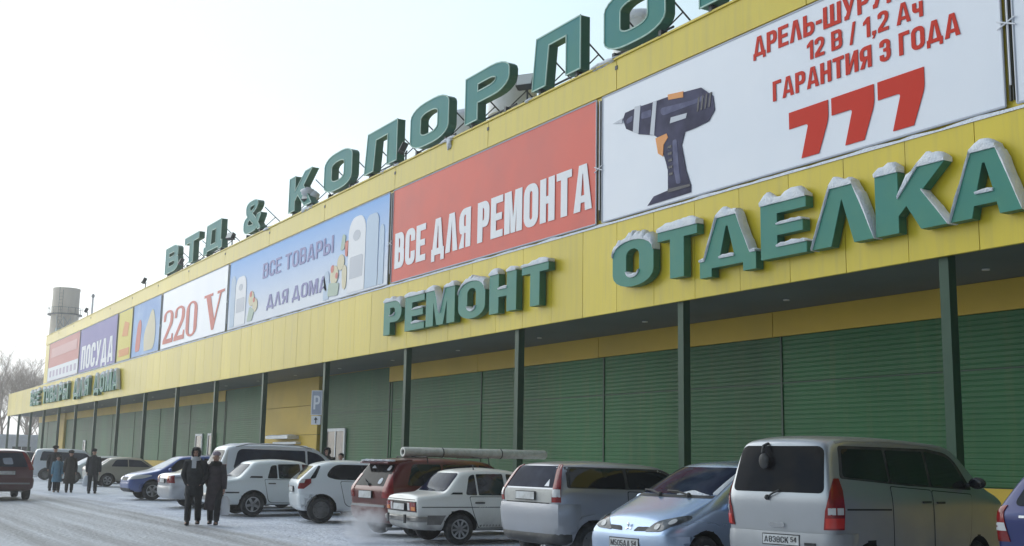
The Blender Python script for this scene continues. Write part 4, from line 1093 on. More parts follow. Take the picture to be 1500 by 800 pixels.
    def plate(self, end, y, z, text, w=.52, h=.115):
        p, nn = self.hit(end, y, z, 0)
        sx = -1 if end == 'B' else 1
        x = p.x + sx * .03
        b = MB(); b.box(-w / 2 - .012, -.012, -h / 2 - .012, w / 2 + .012, .012, h / 2 + .012)
        fr = b.build('plate_frame', M['black_trim'], self.root)
        fr.location = (x, y, z); fr.rotation_euler = (0, 0, R(-90) if end == 'B' else R(90))
        b = MB(); b.box(-w / 2, -.017, -h / 2, w / 2, -.0125, h / 2); lp = b.build('license_plate', M['plate'], fr)
        if text:
            b = MB(); text_mb(b, text[0], -w * .46, w * .22, -h * .32, h * .32, -.0175, .003, t=.15, bar=.13, gap=.14)
            text_mb(b, text[1], w * .28, w * .44, -h * .2, h * .32, -.0175, .003, t=.15, bar=.13, gap=.14)
            b.build('plate_text', M['plate_ink'], fr)
        return fr
    def bumper(self, name, a0, a1, z0, z1, m, out=.03, xc=.9, n=26, parent=None):
        b = MB(); vs = []; k = 5
        for i in range(n + 1):
            a = a0 + (a1 - a0) * i / n
            for j in range(k + 1):
                z = z0 + (z1 - z0) * j / k
                p, nn = self.hit('C', a, z, xc)
                d = Vector((-math.cos(R(a)), -math.sin(R(a)), 0))
                e = out * (0.55 if j in (0, k) else 1) * (0.3 if i in (0, n) else 1)
                vs.append(p + d * e)
        fs = [(i * (k + 1) + j, (i + 1) * (k + 1) + j, (i + 1) * (k + 1) + j + 1, i * (k + 1) + j + 1) for i in range(n) for j in range(k)]
        b.add(vs, fs)
        # close back to the body at top and bottom
        for j, zz in ((0, z0), (k, z1)):
            q = []
            for i in range(n + 1):
                a = a0 + (a1 - a0) * i / n
                p, nn = self.hit('C', a, zz, xc)
                d = Vector((-math.cos(R(a)), -math.sin(R(a)), 0)); q += [vs[i * (k + 1) + j], p - d * .05]
            b.add(q, [(2 * i, 2 * i + 1, 2 * i + 3, 2 * i + 2) for i in range(n)])
        return b.build(name, m, parent or self.root, smooth=50)
    def mirror(self, x, z, side=-1, m=None, s=1.0):
        p, nn = self.hit('R' if side < 0 else 'L', x, z, 0)
        b = MB(); c = p + Vector((.02, side * .13 * s, .03)); b.ell(c, (.07 * s, .11 * s, .075 * s), 10, 7); b.tube([p, c], .03, 6)
        o = b.build('side_mirror', m or self.pm, self.root, smooth=60)
        g = MB(); g.ell(c + Vector((-.055 * s, 0, 0)), (.02, .09 * s, .06 * s), 10, 6); g.build('mirror_glass', M['glass'], o, smooth=60)
        return o
    def handle(self, x, z, side=-1, m=None, parent=None, w=.1):
        p, nn = self.hit('R' if side < 0 else 'L', x, z, 0)
        b = MB(); b.obox(p + nn * .022, (w, 0, 0), (0, .012, 0), (0, 0, .014)); b.obox(p + nn * .008 + Vector((w * .8, 0, 0)), (.012, 0, 0), (0, .014, 0), (0, 0, .01)); b.obox(p + nn * .008 - Vector((w * .8, 0, 0)), (.012, 0, 0), (0, .014, 0), (0, 0, .01))
        return b.build('handle', m or M['black_trim'], parent or self.root)
    def door(self, poly, both=False, hx=None, hz=.9, hm=None):
        for sd, sg in (('R', -1), ('L', 1)):
            if sd == 'L' and not both: continue
            # dark gap under, painted skin over it
            c = Vector((sum(p[0] for p in poly) / len(poly), sum(p[1] for p in poly) / len(poly)))
            big = [((p[0] - c.x) * (1 + .012 / max(abs(p[0] - c.x), .1)) + c.x, (p[1] - c.y) * (1 + .012 / max(abs(p[1] - c.y), .1)) + c.y) + tuple(p[2:]) for p in poly]
            d = self.patch('door', poly, sd, self.pm, off=.006, cuts=4)
            self.patch('door_seal', big, sd, M['under'], off=.0025, parent=d, cuts=4)
            if hx is not None: self.handle(hx, hz, sg, hm, parent=d)
    def wiper(self, end, y0, z0, y1, z1):
        p0, n0 = self.hit(end, y0, z0, 0); p1, n1 = self.hit(end, y1, z1, 0)
        b = MB(); b.tube([p0 + n0 * .02, (p0 + p1) / 2 + n0 * .045, p1 + n1 * .025], .012, 6); b.ell(p0 + n0 * .02, (.035, .035, .035), 8, 6)
        return b.build('wiper', M['black_trim'], self.root)
    def rails(self, x0, x1, y, m, z=None):
        for sg in (1, -1):
            pts = []
            for i in range(7):
                x = x0 + (x1 - x0) * i / 6
                p, nn = self.hit('T', x, sg * y, 0); pts.append(p + Vector((0, 0, .06 if 0 < i < 6 else 0.0)))
            b = MB(); b.tube(pts, .016, 6); b.build('roof_rail', m, self.root)
    def exhaust(self, y, z, x=-.06):
        b = MB(); b.tube([(x, y, z), (x + .35, y, z)], .03, 10); b.build('exhaust_pipe', M['metal_grey'], self.root)
    def roof_snow(self, x0, x1, hw, h, name='roof_snow'):
        b = MB(); vs = []; nx, ny = 18, 9
        for i in range(nx + 1):
            for j in range(ny + 1):
                x = x0 + (x1 - x0) * i / nx; y = -hw + 2 * hw * j / ny
                p, nn = self.hit('T', x, y, 0)
                e = min(i, nx - i, j, ny - j)
                vs.append(p + Vector((0, 0, (-.01 if e == 0 else h * (.7 + .6 * noise.noise(Vector((x * 2.5, y * 2.5, self.L))))))))
        b.add(vs, [(i * (ny + 1) + j, (i + 1) * (ny + 1) + j, (i + 1) * (ny + 1) + j + 1, i * (ny + 1) + j + 1) for i in range(nx) for j in range(ny)])
        return b.build(name, M['snow'], self.root, smooth=180)

WH = {}
def make_wheel(rad, wid, style):
    k = (rad, wid, style)
    if k in WH: return WH[k]
    n = 32
    prof = [(rad * .62, -wid / 2 + .015), (rad * .66, -wid / 2), (rad * .88, -wid / 2 - .004), (rad * .97, -wid / 2 + .02), (rad, -wid / 2 + .05), (rad, wid / 2 - .05), (rad * .97, wid / 2 - .02), (rad * .88, wid / 2), (rad * .62, wid / 2)]
    b = MB()
    b.loft([[(math.cos(2 * math.pi * i / n) * r, y, math.sin(2 * math.pi * i / n) * r) for i in range(n)] for r, y in prof])
    me_o = b.build('wheel', M['tyre'], None, smooth=40)
    r2 = MB(); y0 = -wid / 2
    ro = rad * .635
    r2.loft([[(math.cos(2 * math.pi * i / n) * r, y, math.sin(2 * math.pi * i / n) * r) for i in range(n)] for r, y in ((ro, y0 + .03), (ro, y0 - .002), (ro * .88, y0 - .002), (ro * .84, y0 + .05))], cap=False)
    spokes, sw, hub = {'alloy': (5, .17, .2), 'star': (9, .10, .22), 'cap': (7, .2, .34), 'steel': (8, .26, .4)}[style]
    for i in range(spokes):
        a = 2 * math.pi * i / spokes
        d = Vector((math.cos(a), 0, math.sin(a))); e = Vector((-math.sin(a), 0, math.cos(a)))
        r2.obox(d * ro * .55 + Vector((0, y0 + .022, 0)), d * ro * .36, (0, .014, 0), e * ro * sw)
    r2.tube([(0, y0 + .05, 0), (0, y0 - .004, 0)], [ro * hub * 1.15, ro * hub], 16)
    ri = r2.build('rim', M['rim'] if style in ('alloy', 'star', 'cap') else M['rim_dark'], me_o, smooth=35)
    dk = MB(); dk.tube([(0, y0 + .055, 0), (0, y0 + .07, 0)], ro * .98, 24)
    dk.build('brake', M['under'], ri)
    col.objects.unlink(me_o); col.objects.unlink(ri)
    for c in list(ri.children): bpy.data.objects.remove(c)
    # dark backing is joined to the rim as a second material
    rm = ri.data; rm.materials.append(M['under'])
    bmx = bmesh.new(); bmx.from_mesh(rm)
    vs = [bmx.verts.new((math.cos(2 * math.pi * i / 24) * ro * .99, y0 + .052, math.sin(2 * math.pi * i / 24) * ro * .99)) for i in range(24)]
    f = bmx.faces.new(vs); f.material_index = 1
    bmx.to_mesh(rm); bmx.free()
    WH[k] = me_o
    return me_o

def hatch(L, W, H, zb, belt, hc, hn, xcowl, xrf, rt, rb=0.0, wr=.78, rh=None, beltf=None, nose=.22, tail_round=.10):
    """wagon / van / hatchback: hc hood height at cowl, hn at nose, rt roof x at the rear, wr roof half width as a share"""
    h = W / 2; rw = h * wr; rh = rh or H - .06; bf = beltf or belt
    return [(.10 + rb, .02 + rb, rt + .04, zb + .12, belt - .02, rh - .06, h - .16, h - tail_round, rw - .10),
            (.16 + rb, .08 + rb, rt + .12, zb + .03, belt, rh, h - .05, h - .025, rw - .02),
            (.55, .5, rt + .5, zb, belt, H - .025, h - .02, h, rw),
            ((xrf + .5) / 2, (xrf + .5) / 2, (xrf + rt) / 2, zb, (belt + bf) / 2, H - .015, h - .02, h, rw),
            (xrf + .15, xrf + .15, xrf, zb, bf, H - .06, h - .02, h, rw - .02),
            (xcowl, xcowl, xcowl - .03, zb, bf - .03, hc, h - .02, h - .01, h * .86),
            (L - .38, L - .32, L - .42, zb, min(bf, hn) - .10, hn + (hc - hn) * .35, h - .04, h - .035, h * .8),
            (L - .10, L - .05, L - .13, zb + .05, hn - .14, hn - .02, h - .10, h - .10, h * .74),
            (L - .05, L, L - .08, zb + .12, hn - nose, hn - .10, h - .22, h - .20, h * .64)]

def sedan(L, W, H, zb, belt, hc, hn, xcowl, xrf, xrr, xdk, dz, wr=.70, boxy=False):
    h = W / 2; rw = h * wr
    c = .03 if boxy else .08
    return [(.05, .0, .03, zb + .12, dz - .16, dz - .05, h - .12 - c, h - .06 - c, h * .78 - c),
            (.10, .05, .07, zb + .03, dz - .10, dz - .005, h - .05, h - .03, h * .84),
            (xdk - .12, xdk - .12, xdk - .06, zb, belt - .02, dz + .03, h - .02, h, h * .84),
            (xrr + .02, xrr + .02, xrr, zb, belt, H - .05, h - .02, h, rw - .02),
            ((xrr + xrf) / 2, (xrr + xrf) / 2, (xrr + xrf) / 2, zb, belt, H - .005, h - .02, h, rw),
            (xrf + .1, xrf + .1, xrf, zb, belt, H - .05, h - .02, h, rw - .02),
            (xcowl, xcowl, xcowl - .02, zb, belt - .02, hc, h - .02, h, h * .84),
            (L - .10, L - .06, L - .12, zb + .03, hn - .10, hn, h - .05, h - .03, h * .84),
            (L - .05, L, L - .06, zb + .12, hn - .17, hn - .05, h - .14 - c, h - .07 - c, h * .78 - c)]

# ---- silver minivan, rear and right side to the camera
P_silver = paint('paint_silver_beige', (0.42, 0.44, 0.47), 0.6, 0.32, dirt=(0.21, 0.206, 0.20), amt=.75, top=.9)
c = Car('minivan', 'dusty silver minivan seen from behind, nearest big car with a rear wiper', 'minivan',
        hatch(4.75, 1.62, 2.0, .22, 1.22, 1.42, 1.28, 4.05, 3.3, .13, wr=.82, rh=1.93), P_silver, 4.75, 1.62, (.82, 3.70, .31, .2, 'alloy'), (-10.86, 10.30), -11.5, 'cars parked along the store')
G = M['glass']
rw_ = c.patch('rear_window', [(-.67, 1.28, .07), (.67, 1.28, .07), (.60, 1.85, .09), (-.60, 1.85, .09)], 'B', M['glass_dirty'])
c.patch('window_band', [(.30, 1.46, .05), (1.9, 1.37), (3.60, 1.31, .05), (3.22, 1.80, .22), (2.6, 1.86), (.40, 1.86, .05)], 'R', M['black_trim'], off=.004)
c.patch('side_window', [(.36, 1.48, .05), (1.38, 1.42, .03), (1.38, 1.82, .03), (.44, 1.82, .05)], 'R', G, off=.010)
c.patch('side_window', [(1.44, 1.415, .03), (2.40, 1.37, .03), (2.40, 1.82, .03), (1.44, 1.82, .03)], 'R', G, off=.010)
c.patch('side_window', [(2.47, 1.365, .03), (3.45, 1.33, .05), (3.18, 1.74, .18), (2.6, 1.815, .05), (2.47, 1.82, .03)], 'R', G, off=.010)
c.patch('windshield', [(-.66, 1.46, .08), (.66, 1.46, .08), (.58, 1.79, .1), (-.58, 1.79, .1)], 'F', G)
for s in (1, -1):
    lo = c.patch('tail_light', [(s * 35, .85), (s * 47.5, .85), (s * 48.5, 1.08), (s * 47.5, 1.32), (s * 45, 1.46), (s * 41.5, 1.46), (s * 38.5, 1.3), (s * 36, 1.08)], 'C', M['lamp_red'], off=.014, xc=1.0)
    for a0, a1 in ((37.6, 41.2), (42.6, 46.6)):
        c.patch('reversing_light', [(s * a0, 1.03), (s * a1, 1.03), (s * a1, 1.11), (s * a0, 1.11)], 'C', M['lamp_clear'], off=.026, parent=lo, xc=1.0)
    c.patch('stop_light', [(s * 36.2, .87), (s * 46.8, .87), (s * 47.3, .99), (s * 36.4, .99)], 'C', M['lamp_bright_red'], off=.022, parent=lo, xc=1.0)
bp_ = c.bumper('rear_bumper', -62, 62, .26, .80, P_silver, .045, xc=1.0)
c.plate('B', -.06, .705, ('А838СК', '54'))
c.patch('tailgate_emblem', [(-.11, .855, .02), (.11, .855, .02), (.11, .91, .02), (-.11, .91, .02)], 'B', M['chrome'], off=.02)
c.patch('number_recess', [(.22, .6), (-.42, .6), (-.42, .8), (.22, .8)], 'B', P_silver, off=.002)
c.patch('reflector', [(-.55, .655), (-.40, .655), (-.40, .69), (-.55, .69)], 'B', M['black_trim'], off=.055)
c.wiper('B', .12, 1.21, -.05, 1.3)
rm_ = MB(); p, nn = c.hit('B', .2, 1.86, 0)
rm_.tube([p + Vector((0, 0, .02)), p + Vector((-.10, 0, -.01)), p + Vector((-.13, 0, -.10))], .02, 6); rm_.ell(p + Vector((-.13, -.02, -.2)), (.035, .075, .10), 12, 8)
rm_.build('rear_view_mirror', M['black_trim'], c.root, smooth=60)
c.door([(1.42, .42, .04), (2.42, .40, .04), (2.42, 1.31, .03), (1.42, 1.36, .03)], hx=2.25, hz=1.16)
c.door([(2.46, .40, .04), (3.40, .48, .2), (3.55, 1.25, .05), (2.46, 1.305, .03)], hx=2.62, hz=1.15)
c.patch('door_rail', [(.36, 1.08), (1.38, 1.065), (1.38, 1.085), (.36, 1.10)], 'R', M['under'], off=.003)
c.mirror(3.50, 1.38, -1, M['black_trim'], 1.1); c.mirror(3.50, 1.38, 1)
c.patch('roof_strip', [(.4, -.63), (3.0, -.63), (3.0, -.60), (.4, -.60)], 'T', M['metal_grey'], off=.006)
c.exhaust(.45, .27, .0)

# ---- light blue hatchback, front to the camera
P_blue = paint('paint_light_blue', (0.42, 0.54, 0.74), 0.75, 0.25, amt=.4, top=.45)
c = Car('hatchback', 'light blue hatchback facing the camera with three-diamond badge and snowy windscreen', 'hatchback',
        hatch(3.88, 1.62, 1.56, .20, 1.0, 1.09, .80, 2.98, 2.15, .32, wr=.74, nose=.20, beltf=.95), P_blue, 3.88, 1.62, (.68, 3.18, .30, .19, 'cap'), (-13.64, 13.55), 171, 'cars parked along the store')
c.patch('windshield', [(-.67, 1.10, .06), (.67, 1.10, .06), (.56, 1.45, .08), (-.56, 1.45, .08)], 'F', M['glass_blue'], cuts=4)
c.patch('cowl', [(-.68, 1.06), (.68, 1.06), (.67, 1.092), (-.67, 1.092)], 'F', M['black_trim'], off=.004)
c.sides('side_window', [(1.55, .99, .03), (2.72, .965, .03), (2.25, 1.36, .12), (1.55, 1.44, .03)], G)
c.sides('side_window', [(.62, 1.02, .05), (1.48, .995, .03), (1.48, 1.44, .03), (.75, 1.43, .12)], G)
c.door([(1.52, .36, .05), (2.62, .34, .10), (2.72, .93, .04), (1.52, .96, .03)], both=True, hx=1.66, hz=.86, hm=P_blue)
for s in (1, -1):
    hl = c.patch('headlight', [(s * .30, .645, .03), (s * .60, .66, .06), (s * .735, .78, .06), (s * .72, .86, .04), (s * .44, .775, .06)], 'F', M['lamp_smoke'], off=.008, cuts=3)
    c.patch('lamp_bulb', [(s * .45, .675, .03), (s * .53, .675, .03), (s * .53, .74, .03), (s * .45, .74, .03)], 'F', M['lamp_clear'], off=.016, parent=hl)
    c.patch('lamp_bulb', [(s * .61, .74, .03), (s * .67, .74, .03), (s * .67, .80, .03), (s * .61, .80, .03)], 'F', M['lamp_clear'], off=.016, parent=hl)
    c.patch('grille', [(s * .10, .645, .02), (s * .33, .655, .02), (s * .36, .705, .02), (s * .15, .70, .02)], 'F', M['black_trim'], off=.006)
    c.mirror(2.62, .98, s, P_blue, 1.0)
    c.patch('fog_light', [(s * .52, .33, .02), (s * .72, .34, .02), (s * .71, .42, .02), (s * .52, .41, .02)], 'F', M['black_trim'], off=.03)
c.bumper('front_bumper', 118, 242, .22, .60, P_blue, .035, xc=2.9)
c.patch('lower_grille', [(-.42, .24, .03), (.42, .24, .03), (.44, .36, .03), (-.44, .36, .03)], 'F', M['black_trim'], off=.045)
c.plate('F', -.02, .49, ('М505АА', '54'))
p, nn = c.hit('F', 0, .69, 0)
b = MB()
for k in range(3):
    a = R(90 + 120 * k); d = Vector((0, math.cos(a), math.sin(a))); e = Vector((0, -math.sin(a), math.cos(a))) * .026
    o_ = Vector((p.x + .02, 0, .685))
    b.add([o_, o_ + d * .04 + e, o_ + d * .085, o_ + d * .04 - e, o_ + Vector((.01, 0, 0)) + d * .04], [(0, 1, 4), (1, 2, 4), (2, 3, 4), (3, 0, 4), (0, 3, 2, 1)])
b.build('diamond_badge', M['chrome'], c.root)
for y0, y1 in ((-.15, -.62), (.35, -.1)):
    c.wiper('F', y0, 1.075, y1, 1.12)
c.patch('snow_patch', [[(.62, 1.10, .03), (.68, 1.10), (.60, 1.36), (.565, 1.42, .02)], [(.1, 1.09, .03), (.62, 1.09, .02), (.3, 1.15, .05)]], 'F', M['snow'], off=.012)

c.root.scale = (1.03, 1.03, 1.075)

# ---- silver-blue three-door SUV, rear
P_sb = paint('paint_silver_blue', (0.37, 0.39, 0.435), 0.6, 0.34, dirt=(0.24, 0.235, 0.23), amt=.6, top=.6)
c = Car('suv', 'silver-blue compact SUV with tall vertical red tail lights seen from behind', 'SUV',
        hatch(4.0, 1.69, 1.62, .28, 1.14, 1.18, 1.02, 3.05, 2.3, .20, wr=.82, rh=1.57), P_sb, 4.0, 1.69, (.75, 3.1, .33, .2, 'steel'), (-16.04, 9.84), -2.6, 'cars parked along the store', arch=.05)
c.patch('rear_window', [(-.67, 1.20, .05), (.67, 1.20, .05), (.61, 1.535, .09), (-.61, 1.535, .09)], 'B', M['glass_blue'])
c.patch('window_band', [(.25, 1.20, .04), (2.9, 1.15, .04), (2.35, 1.50, .15), (.30, 1.53, .04)], 'R', M['black_trim'], off=.003)
c.patch('side_window', [(.30, 1.215, .04), (1.40, 1.19, .03), (1.40, 1.50, .03), (.36, 1.50, .05)], 'R', G, off=.008)
c.patch('side_window', [(1.47, 1.19, .03), (2.74, 1.17, .04), (2.3, 1.45, .15), (1.47, 1.50, .03)], 'R', G, off=.008)
c.patch('windshield', [(-.66, 1.12, .08), (.66, 1.12, .08), (.58, 1.5, .1), (-.58, 1.5, .1)], 'F', G)
for s in (1, -1):
    tl = c.patch('tail_light', [(s * 38.5, .98), (s * 46, .98), (s * 45, 1.55), (s * 39.5, 1.55)], 'C', M['lamp_red'], off=.016, xc=.9)
    c.patch('reversing_light', [(s * 39, 1.06), (s * 45.4, 1.06), (s * 45, 1.17), (s * 39.2, 1.17)], 'C', M['lamp_clear'], off=.022, parent=tl, xc=.9)
c.bumper('rear_bumper', -64, 64, .44, .95, P_sb, .05, xc=.9)
c.bumper('bumper_skirt', -60, 60, .30, .50, M['black_trim'], .06, xc=.9)
c.plate('B', .0, 1.07, None)
c.patch('tailgate_panel', [(-.66, .965, .03), (.66, .965, .03), (.67, 1.175, .03), (-.67, 1.175, .03)], 'B', M['salt_white'], off=.006)
c.patch('sticker', [(-.54, 1.22), (-.42, 1.22), (-.48, 1.33)], 'B', M['print_white'], off=.009)
c.patch('tailgate_seam', [(-.6, .955), (.6, .955), (.6, .968), (-.6, .968)], 'B', M['under'], off=.008)
c.door([(1.44, .42, .05), (2.74, .40, .1), (2.82, 1.1, .04), (1.44, 1.14, .03)], hx=1.6, hz=1.03)
c.patch('wheel_arch_trim', [(.30, .45), (.34, .62), (.5, .76), (.75, .80), (1.0, .76), (1.17, .6), (1.22, .4), (1.15, .4), (1.08, .58), (.95, .69), (.75, .73), (.55, .69), (.42, .58), (.37, .45)], 'R', P_sb, off=.03)
c.exhaust(-.5, .3, -.02)
b = MB(); b.box(-.45, -.62, .2, -.02, -.5, .26) if False else b.tube([(-.02, -.58, .30), (.3, -.58, .30)], .035, 10); b.build('tail_pipe', M['chrome'], c.root)
c.mirror(2.72, 1.18, -1)

# ---- white boxy sedan with the running engine
P_w = paint('paint_old_white', (0.82, 0.82, 0.79), 0.0, 0.35, dirt=(0.13, 0.125, 0.12), amt=.95, top=.38)
c = Car('sedan', 'old boxy white sedan with orange tail lamps and dirty lower half, exhaust smoking', 'sedan',
        sedan(4.1, 1.61, 1.45, .24, .93, .95, .84, 2.82, 2.30, .98, .70, .94, wr=.76, boxy=True), P_w, 4.1, 1.61, (.93, 3.36, .295, .17, 'star'), (-20.76, 9.88), 2.5, 'cars parked along the store', tight=.05)
c.patch('rear_window', [(-.62, 1.0, .06), (.62, 1.0, .06), (.54, 1.35, .07), (-.54, 1.35, .07)], 'B', M['glass_blue'], cuts=4)
for sd in ('R', 'L'):
    c._patch('side_window', [(1.04, .94, .04), (1.28, .935, .02), (1.28, 1.33, .02), (1.16, 1.30, .05)], sd, G)
    c._patch('side_window', [(1.315, .935, .02), (1.90, .93, .03), (1.90, 1.345, .03), (1.315, 1.335, .02)], sd, G)
    c._patch('side_window', [(1.98, .93, .03), (2.70, .92, .03), (2.36, 1.31, .07), (1.98, 1.345, .03)], sd, G)
    c._patch('pillar_vent', [(.72, .95), (.97, .95), (.97, .985), (.78, .985)], sd, M['under'], off=.006)
    c._patch('lower_band', [[(.24, .38), (.52, .38), (.58, .5), (.62, .555), (.24, .555)], [(1.34, .36), (2.94, .36), (2.98, .5), (2.96, .555), (1.26, .555), (1.31, .44)]], sd, M['dirt_grey'], off=.004, skirt=.002)
    c._patch('chrome_strip', [(.12, .70), (3.95, .70), (3.95, .715), (.12, .715)], sd, M['metal_dark'], off=.006)
c.door([(1.33, .32, .04), (1.94, .32, .03), (1.94, .90, .02), (1.12, .90, .03), (1.20, .62, .05)], hx=1.33, hz=.79, hm=M['metal_dark'])
c.door([(1.97, .32, .03), (2.74, .32, .05), (2.78, .88, .03), (1.97, .90, .02)], hx=2.12, hz=.79, hm=M['metal_dark'])
c.patch('windshield', [(-.6, .98, .06), (.6, .98, .06), (.52, 1.33, .08), (-.52, 1.33, .08)], 'F', G)
for s in (1, -1):
    tl = c.patch('tail_light', [(s * .36, .63), (s * .70, .63), (s * .70, .79), (s * .36, .79)], 'B', M['lamp_red'], off=.015)
    c.patch('turn_signal', [(s * .53, .64), (s * .69, .64), (s * .69, .71), (s * .53, .71)], 'B', M['lamp_orange'], off=.022, parent=tl)
    c.patch('reversing_light', [(s * .37, .64), (s * .46, .64), (s * .46, .78), (s * .37, .78)], 'B', M['lamp_clear'], off=.022, parent=tl)
c.patch('tail_panel', [(-.72, .61), (.72, .61), (.72, .81), (-.72, .81)], 'B', M['black_trim'], off=.004)
c.plate('B', .0, .70, None)
bo_ = c.bumper('rear_bumper', -50, 50, .43, .53, M['chrome_dull'], .075, xc=.9)
c.patch('boot_seam', [(-.66, .835), (.66, .835), (.66, .845), (-.66, .845)], 'B', M['under'], off=.006)
for s in (1, -1):
    b = MB(); b.box(-.09, s * .42 - .03, .40, -.055, s * .42 + .03, .56); b.build('bumper_guard', M['black_trim'], c.root)
c.exhaust(.42, .24, -.1)
c.mirror(2.62, .97, -1)
b = MB(); p, nn = c.hit('T', 1.35, -.45, 0); b.tube([p, p + Vector((-.02, 0, .1))], .012, 6); b.build('roof_gutter_clip', M['black_trim'], c.root)

# ---- red wagon with a roof rack
P_r = paint('paint_red', (0.11, 0.007, 0.006), 0.1, 0.35, dirt=(0.07, 0.035, 0.03), amt=.45, top=.5)
c = Car('wagon', 'dark red wagon with snow-dusted rear spoiler, carrying a pale roll on its roof', 'wagon',
        hatch(4.4, 1.69, 1.64, .24, 1.0, 1.06, .88, 3.45, 2.75, .34, wr=.78, rh=1.58), P_r, 4.4, 1.69, (.8, 3.45, .31, .19, 'steel'), (-22.84, 10.07), -5.5, 'cars parked along the store')
c.patch('rear_window', [(-.64, 1.04, .06), (.64, 1.04, .06), (.58, 1.48, .09), (-.58, 1.48, .09)], 'B', M['glass_dirty'])
for sd in ('R', 'L'):
    c._patch('side_window', [(.52, 1.06, .05), (1.40, 1.04, .03), (1.40, 1.50, .03), (.70, 1.50, .08)], sd, G)
    c._patch('side_window', [(1.46, 1.04, .03), (2.35, 1.02, .03), (2.35, 1.50, .03), (1.46, 1.50, .03)], sd, G)
    c._patch('side_window', [(2.42, 1.02, .03), (3.25, 1.0, .04), (2.82, 1.42, .12), (2.42, 1.50, .03)], sd, G)
c.door([(1.44, .40, .05), (2.38, .40, .03), (2.38, .97, .03), (1.44, .99, .03)], hx=1.6, hz=.9)
for s in (1, -1):
    tl = c.patch('tail_light', [(s * 34, .80), (s * 50, .80), (s * 46, 1.28), (s * 39, 1.28)], 'C', M['lamp_red'], off=.012, xc=.9)
c.bumper('rear_bumper', -60, 60, .30, .66, P_r, .045, xc=.9)
c.patch('bumper_strip', [(-.7, .62), (.7, .62), (.7, .66), (-.7, .66)], 'B', M['metal_grey'], off=.055)
c.plate('B', .05, .86, None, h=.14)
c.patch('snow_patch', [[(-.5, 1.36, .04), (-.36, 1.36, .04), (-.40, 1.46, .03), (-.48, 1.46, .03)], [(-.45, 1.08, .05), (-.30, 1.08, .05), (-.32, 1.2, .05), (-.44, 1.2, .05)], [(.1, 1.4, .03), (.3, 1.4, .03), (.25, 1.46, .02)]], 'B', M['snow'], off=.014)
sp_ = MB(); sp_.loft([[(.17, y, 1.50), (.15, y, 1.52), (.24, y, 1.565), (.75, y, 1.60), (.75, y, 1.50)] for y in (-.60, -.3, 0, .3, .60)]); so_ = sp_.build('rear_spoiler', P_r, c.root)
s2_ = MB()
for i in range(9): s2_.ell((.28 + .03 * (i % 2), -.52 + i * .13, 1.565), (.13, .10, .03), 8, 5, .4)
s2_.build('spoiler_snow', M['snow'], so_, smooth=180)
c.wiper('B', .0, 1.06, .3, 1.16)
for xx in (1.1, 2.7):
    b = MB(); b.tube([(xx, -.66, 1.50), (xx, -.62, 1.655), (xx, .62, 1.655), (xx, .66, 1.50)], .014, 6); b.build('roof_bar', M['black_trim'], c.root)

# ---- white crossover with wedge tail lights, nearly side on
P_w2 = paint('paint_white', (0.78, 0.83, 0.86), 0.0, 0.35, amt=.5, top=.4)
c = Car('crossover', 'white compact crossover with wedge-shaped red and white tail lights beside the red wagon', 'crossover',
        hatch(4.2, 1.74, 1.55, .26, 1.02, 1.06, .88, 3.2, 2.45, .42, wr=.74, rh=1.45), P_w2, 4.2, 1.74, (.64, 3.25, .325, .2, 'steel'), (-28.35, 10.43), 12, 'cars parked along the store')
c.patch('rear_window', [(-.58, 1.06, .08), (.58, 1.06, .08), (.5, 1.40, .1), (-.5, 1.40, .1)], 'B', G, cuts=4)
c.patch('side_window', [(.72, 1.14, .12), (1.0, 1.07, .06), (1.95, 1.05, .03), (1.95, 1.43, .03), (.95, 1.44, .16)], 'R', G)
c.patch('side_window', [(2.0, 1.05, .03), (2.95, 1.02, .04), (2.5, 1.36, .12), (2.0, 1.43, .03)], 'R', G)
c.patch('quarter_window', [(.34, 1.08, .03), (.48, 1.10, .03), (.62, 1.40, .03), (.56, 1.40, .02)], 'R', G)
for s in (1, -1):
    tl = c.patch('tail_light', [(s * 43, .84), (s * 50, .84), (s * 58, .98), (s * 57, 1.08), (s * 46, 1.06)], 'C', M['lamp_red'], off=.014, xc=.9)
    c.patch('reversing_light', [(s * 45, .98), (s * 50, .98), (s * 50.5, 1.06), (s * 46, 1.055)], 'C', M['lamp_clear'], off=.019, parent=tl, xc=.9)
c.bumper('rear_bumper', -66, 62, .30, .70, P_w2, .035, xc=.9)
c.door([(1.25, .42, .12), (2.0, .40, .03), (2.0, 1.0, .03), (1.1, 1.02, .05)], hx=1.25, hz=.92, hm=P_w2)
c.plate('B', .0, .82, None)
c.mirror(2.85, 1.08, -1)

# ---- old white saloon beside it
P_w3 = paint('paint_pale_white', (0.76, 0.82, 0.84), 0.0, 0.38, amt=.4, top=.4)
c = Car('sedan', 'long pale white old saloon with black pillar vent, side on, next to the walking couple', 'sedan',
        sedan(4.75, 1.80, 1.53, .28, .98, 1.0, .88, 3.25, 2.65, 1.15, .80, .98, wr=.74, boxy=True), P_w3, 4.75, 1.80, (1.12, 3.9, .32, .19, 'alloy'), (-31.9, 9.25), 2, 'cars parked along the store', tight=.06)
c.patch('rear_window', [(-.6, 1.05, .06), (.6, 1.05, .06), (.54, 1.4, .08), (-.54, 1.4, .08)], 'B', M['glass_blue'], cuts=4)
c.patch('side_window', [(1.50, 1.02, .03), (1.78, 1.015, .03), (1.78, 1.38, .03), (1.62, 1.36, .06)], 'R', G)
c.patch('side_window', [(1.82, 1.015, .03), (2.45, 1.01, .03), (2.45, 1.41, .03), (1.82, 1.40, .03)], 'R', G)
c.patch('side_window', [(2.52, 1.01, .03), (3.15, 1.0, .03), (2.74, 1.38, .08), (2.52, 1.41, .03)], 'R', G)
c.patch('pillar_vent', [(1.0, 1.03), (1.36, 1.03), (1.36, 1.075), (1.05, 1.075)], 'R', M['under'], off=.006)
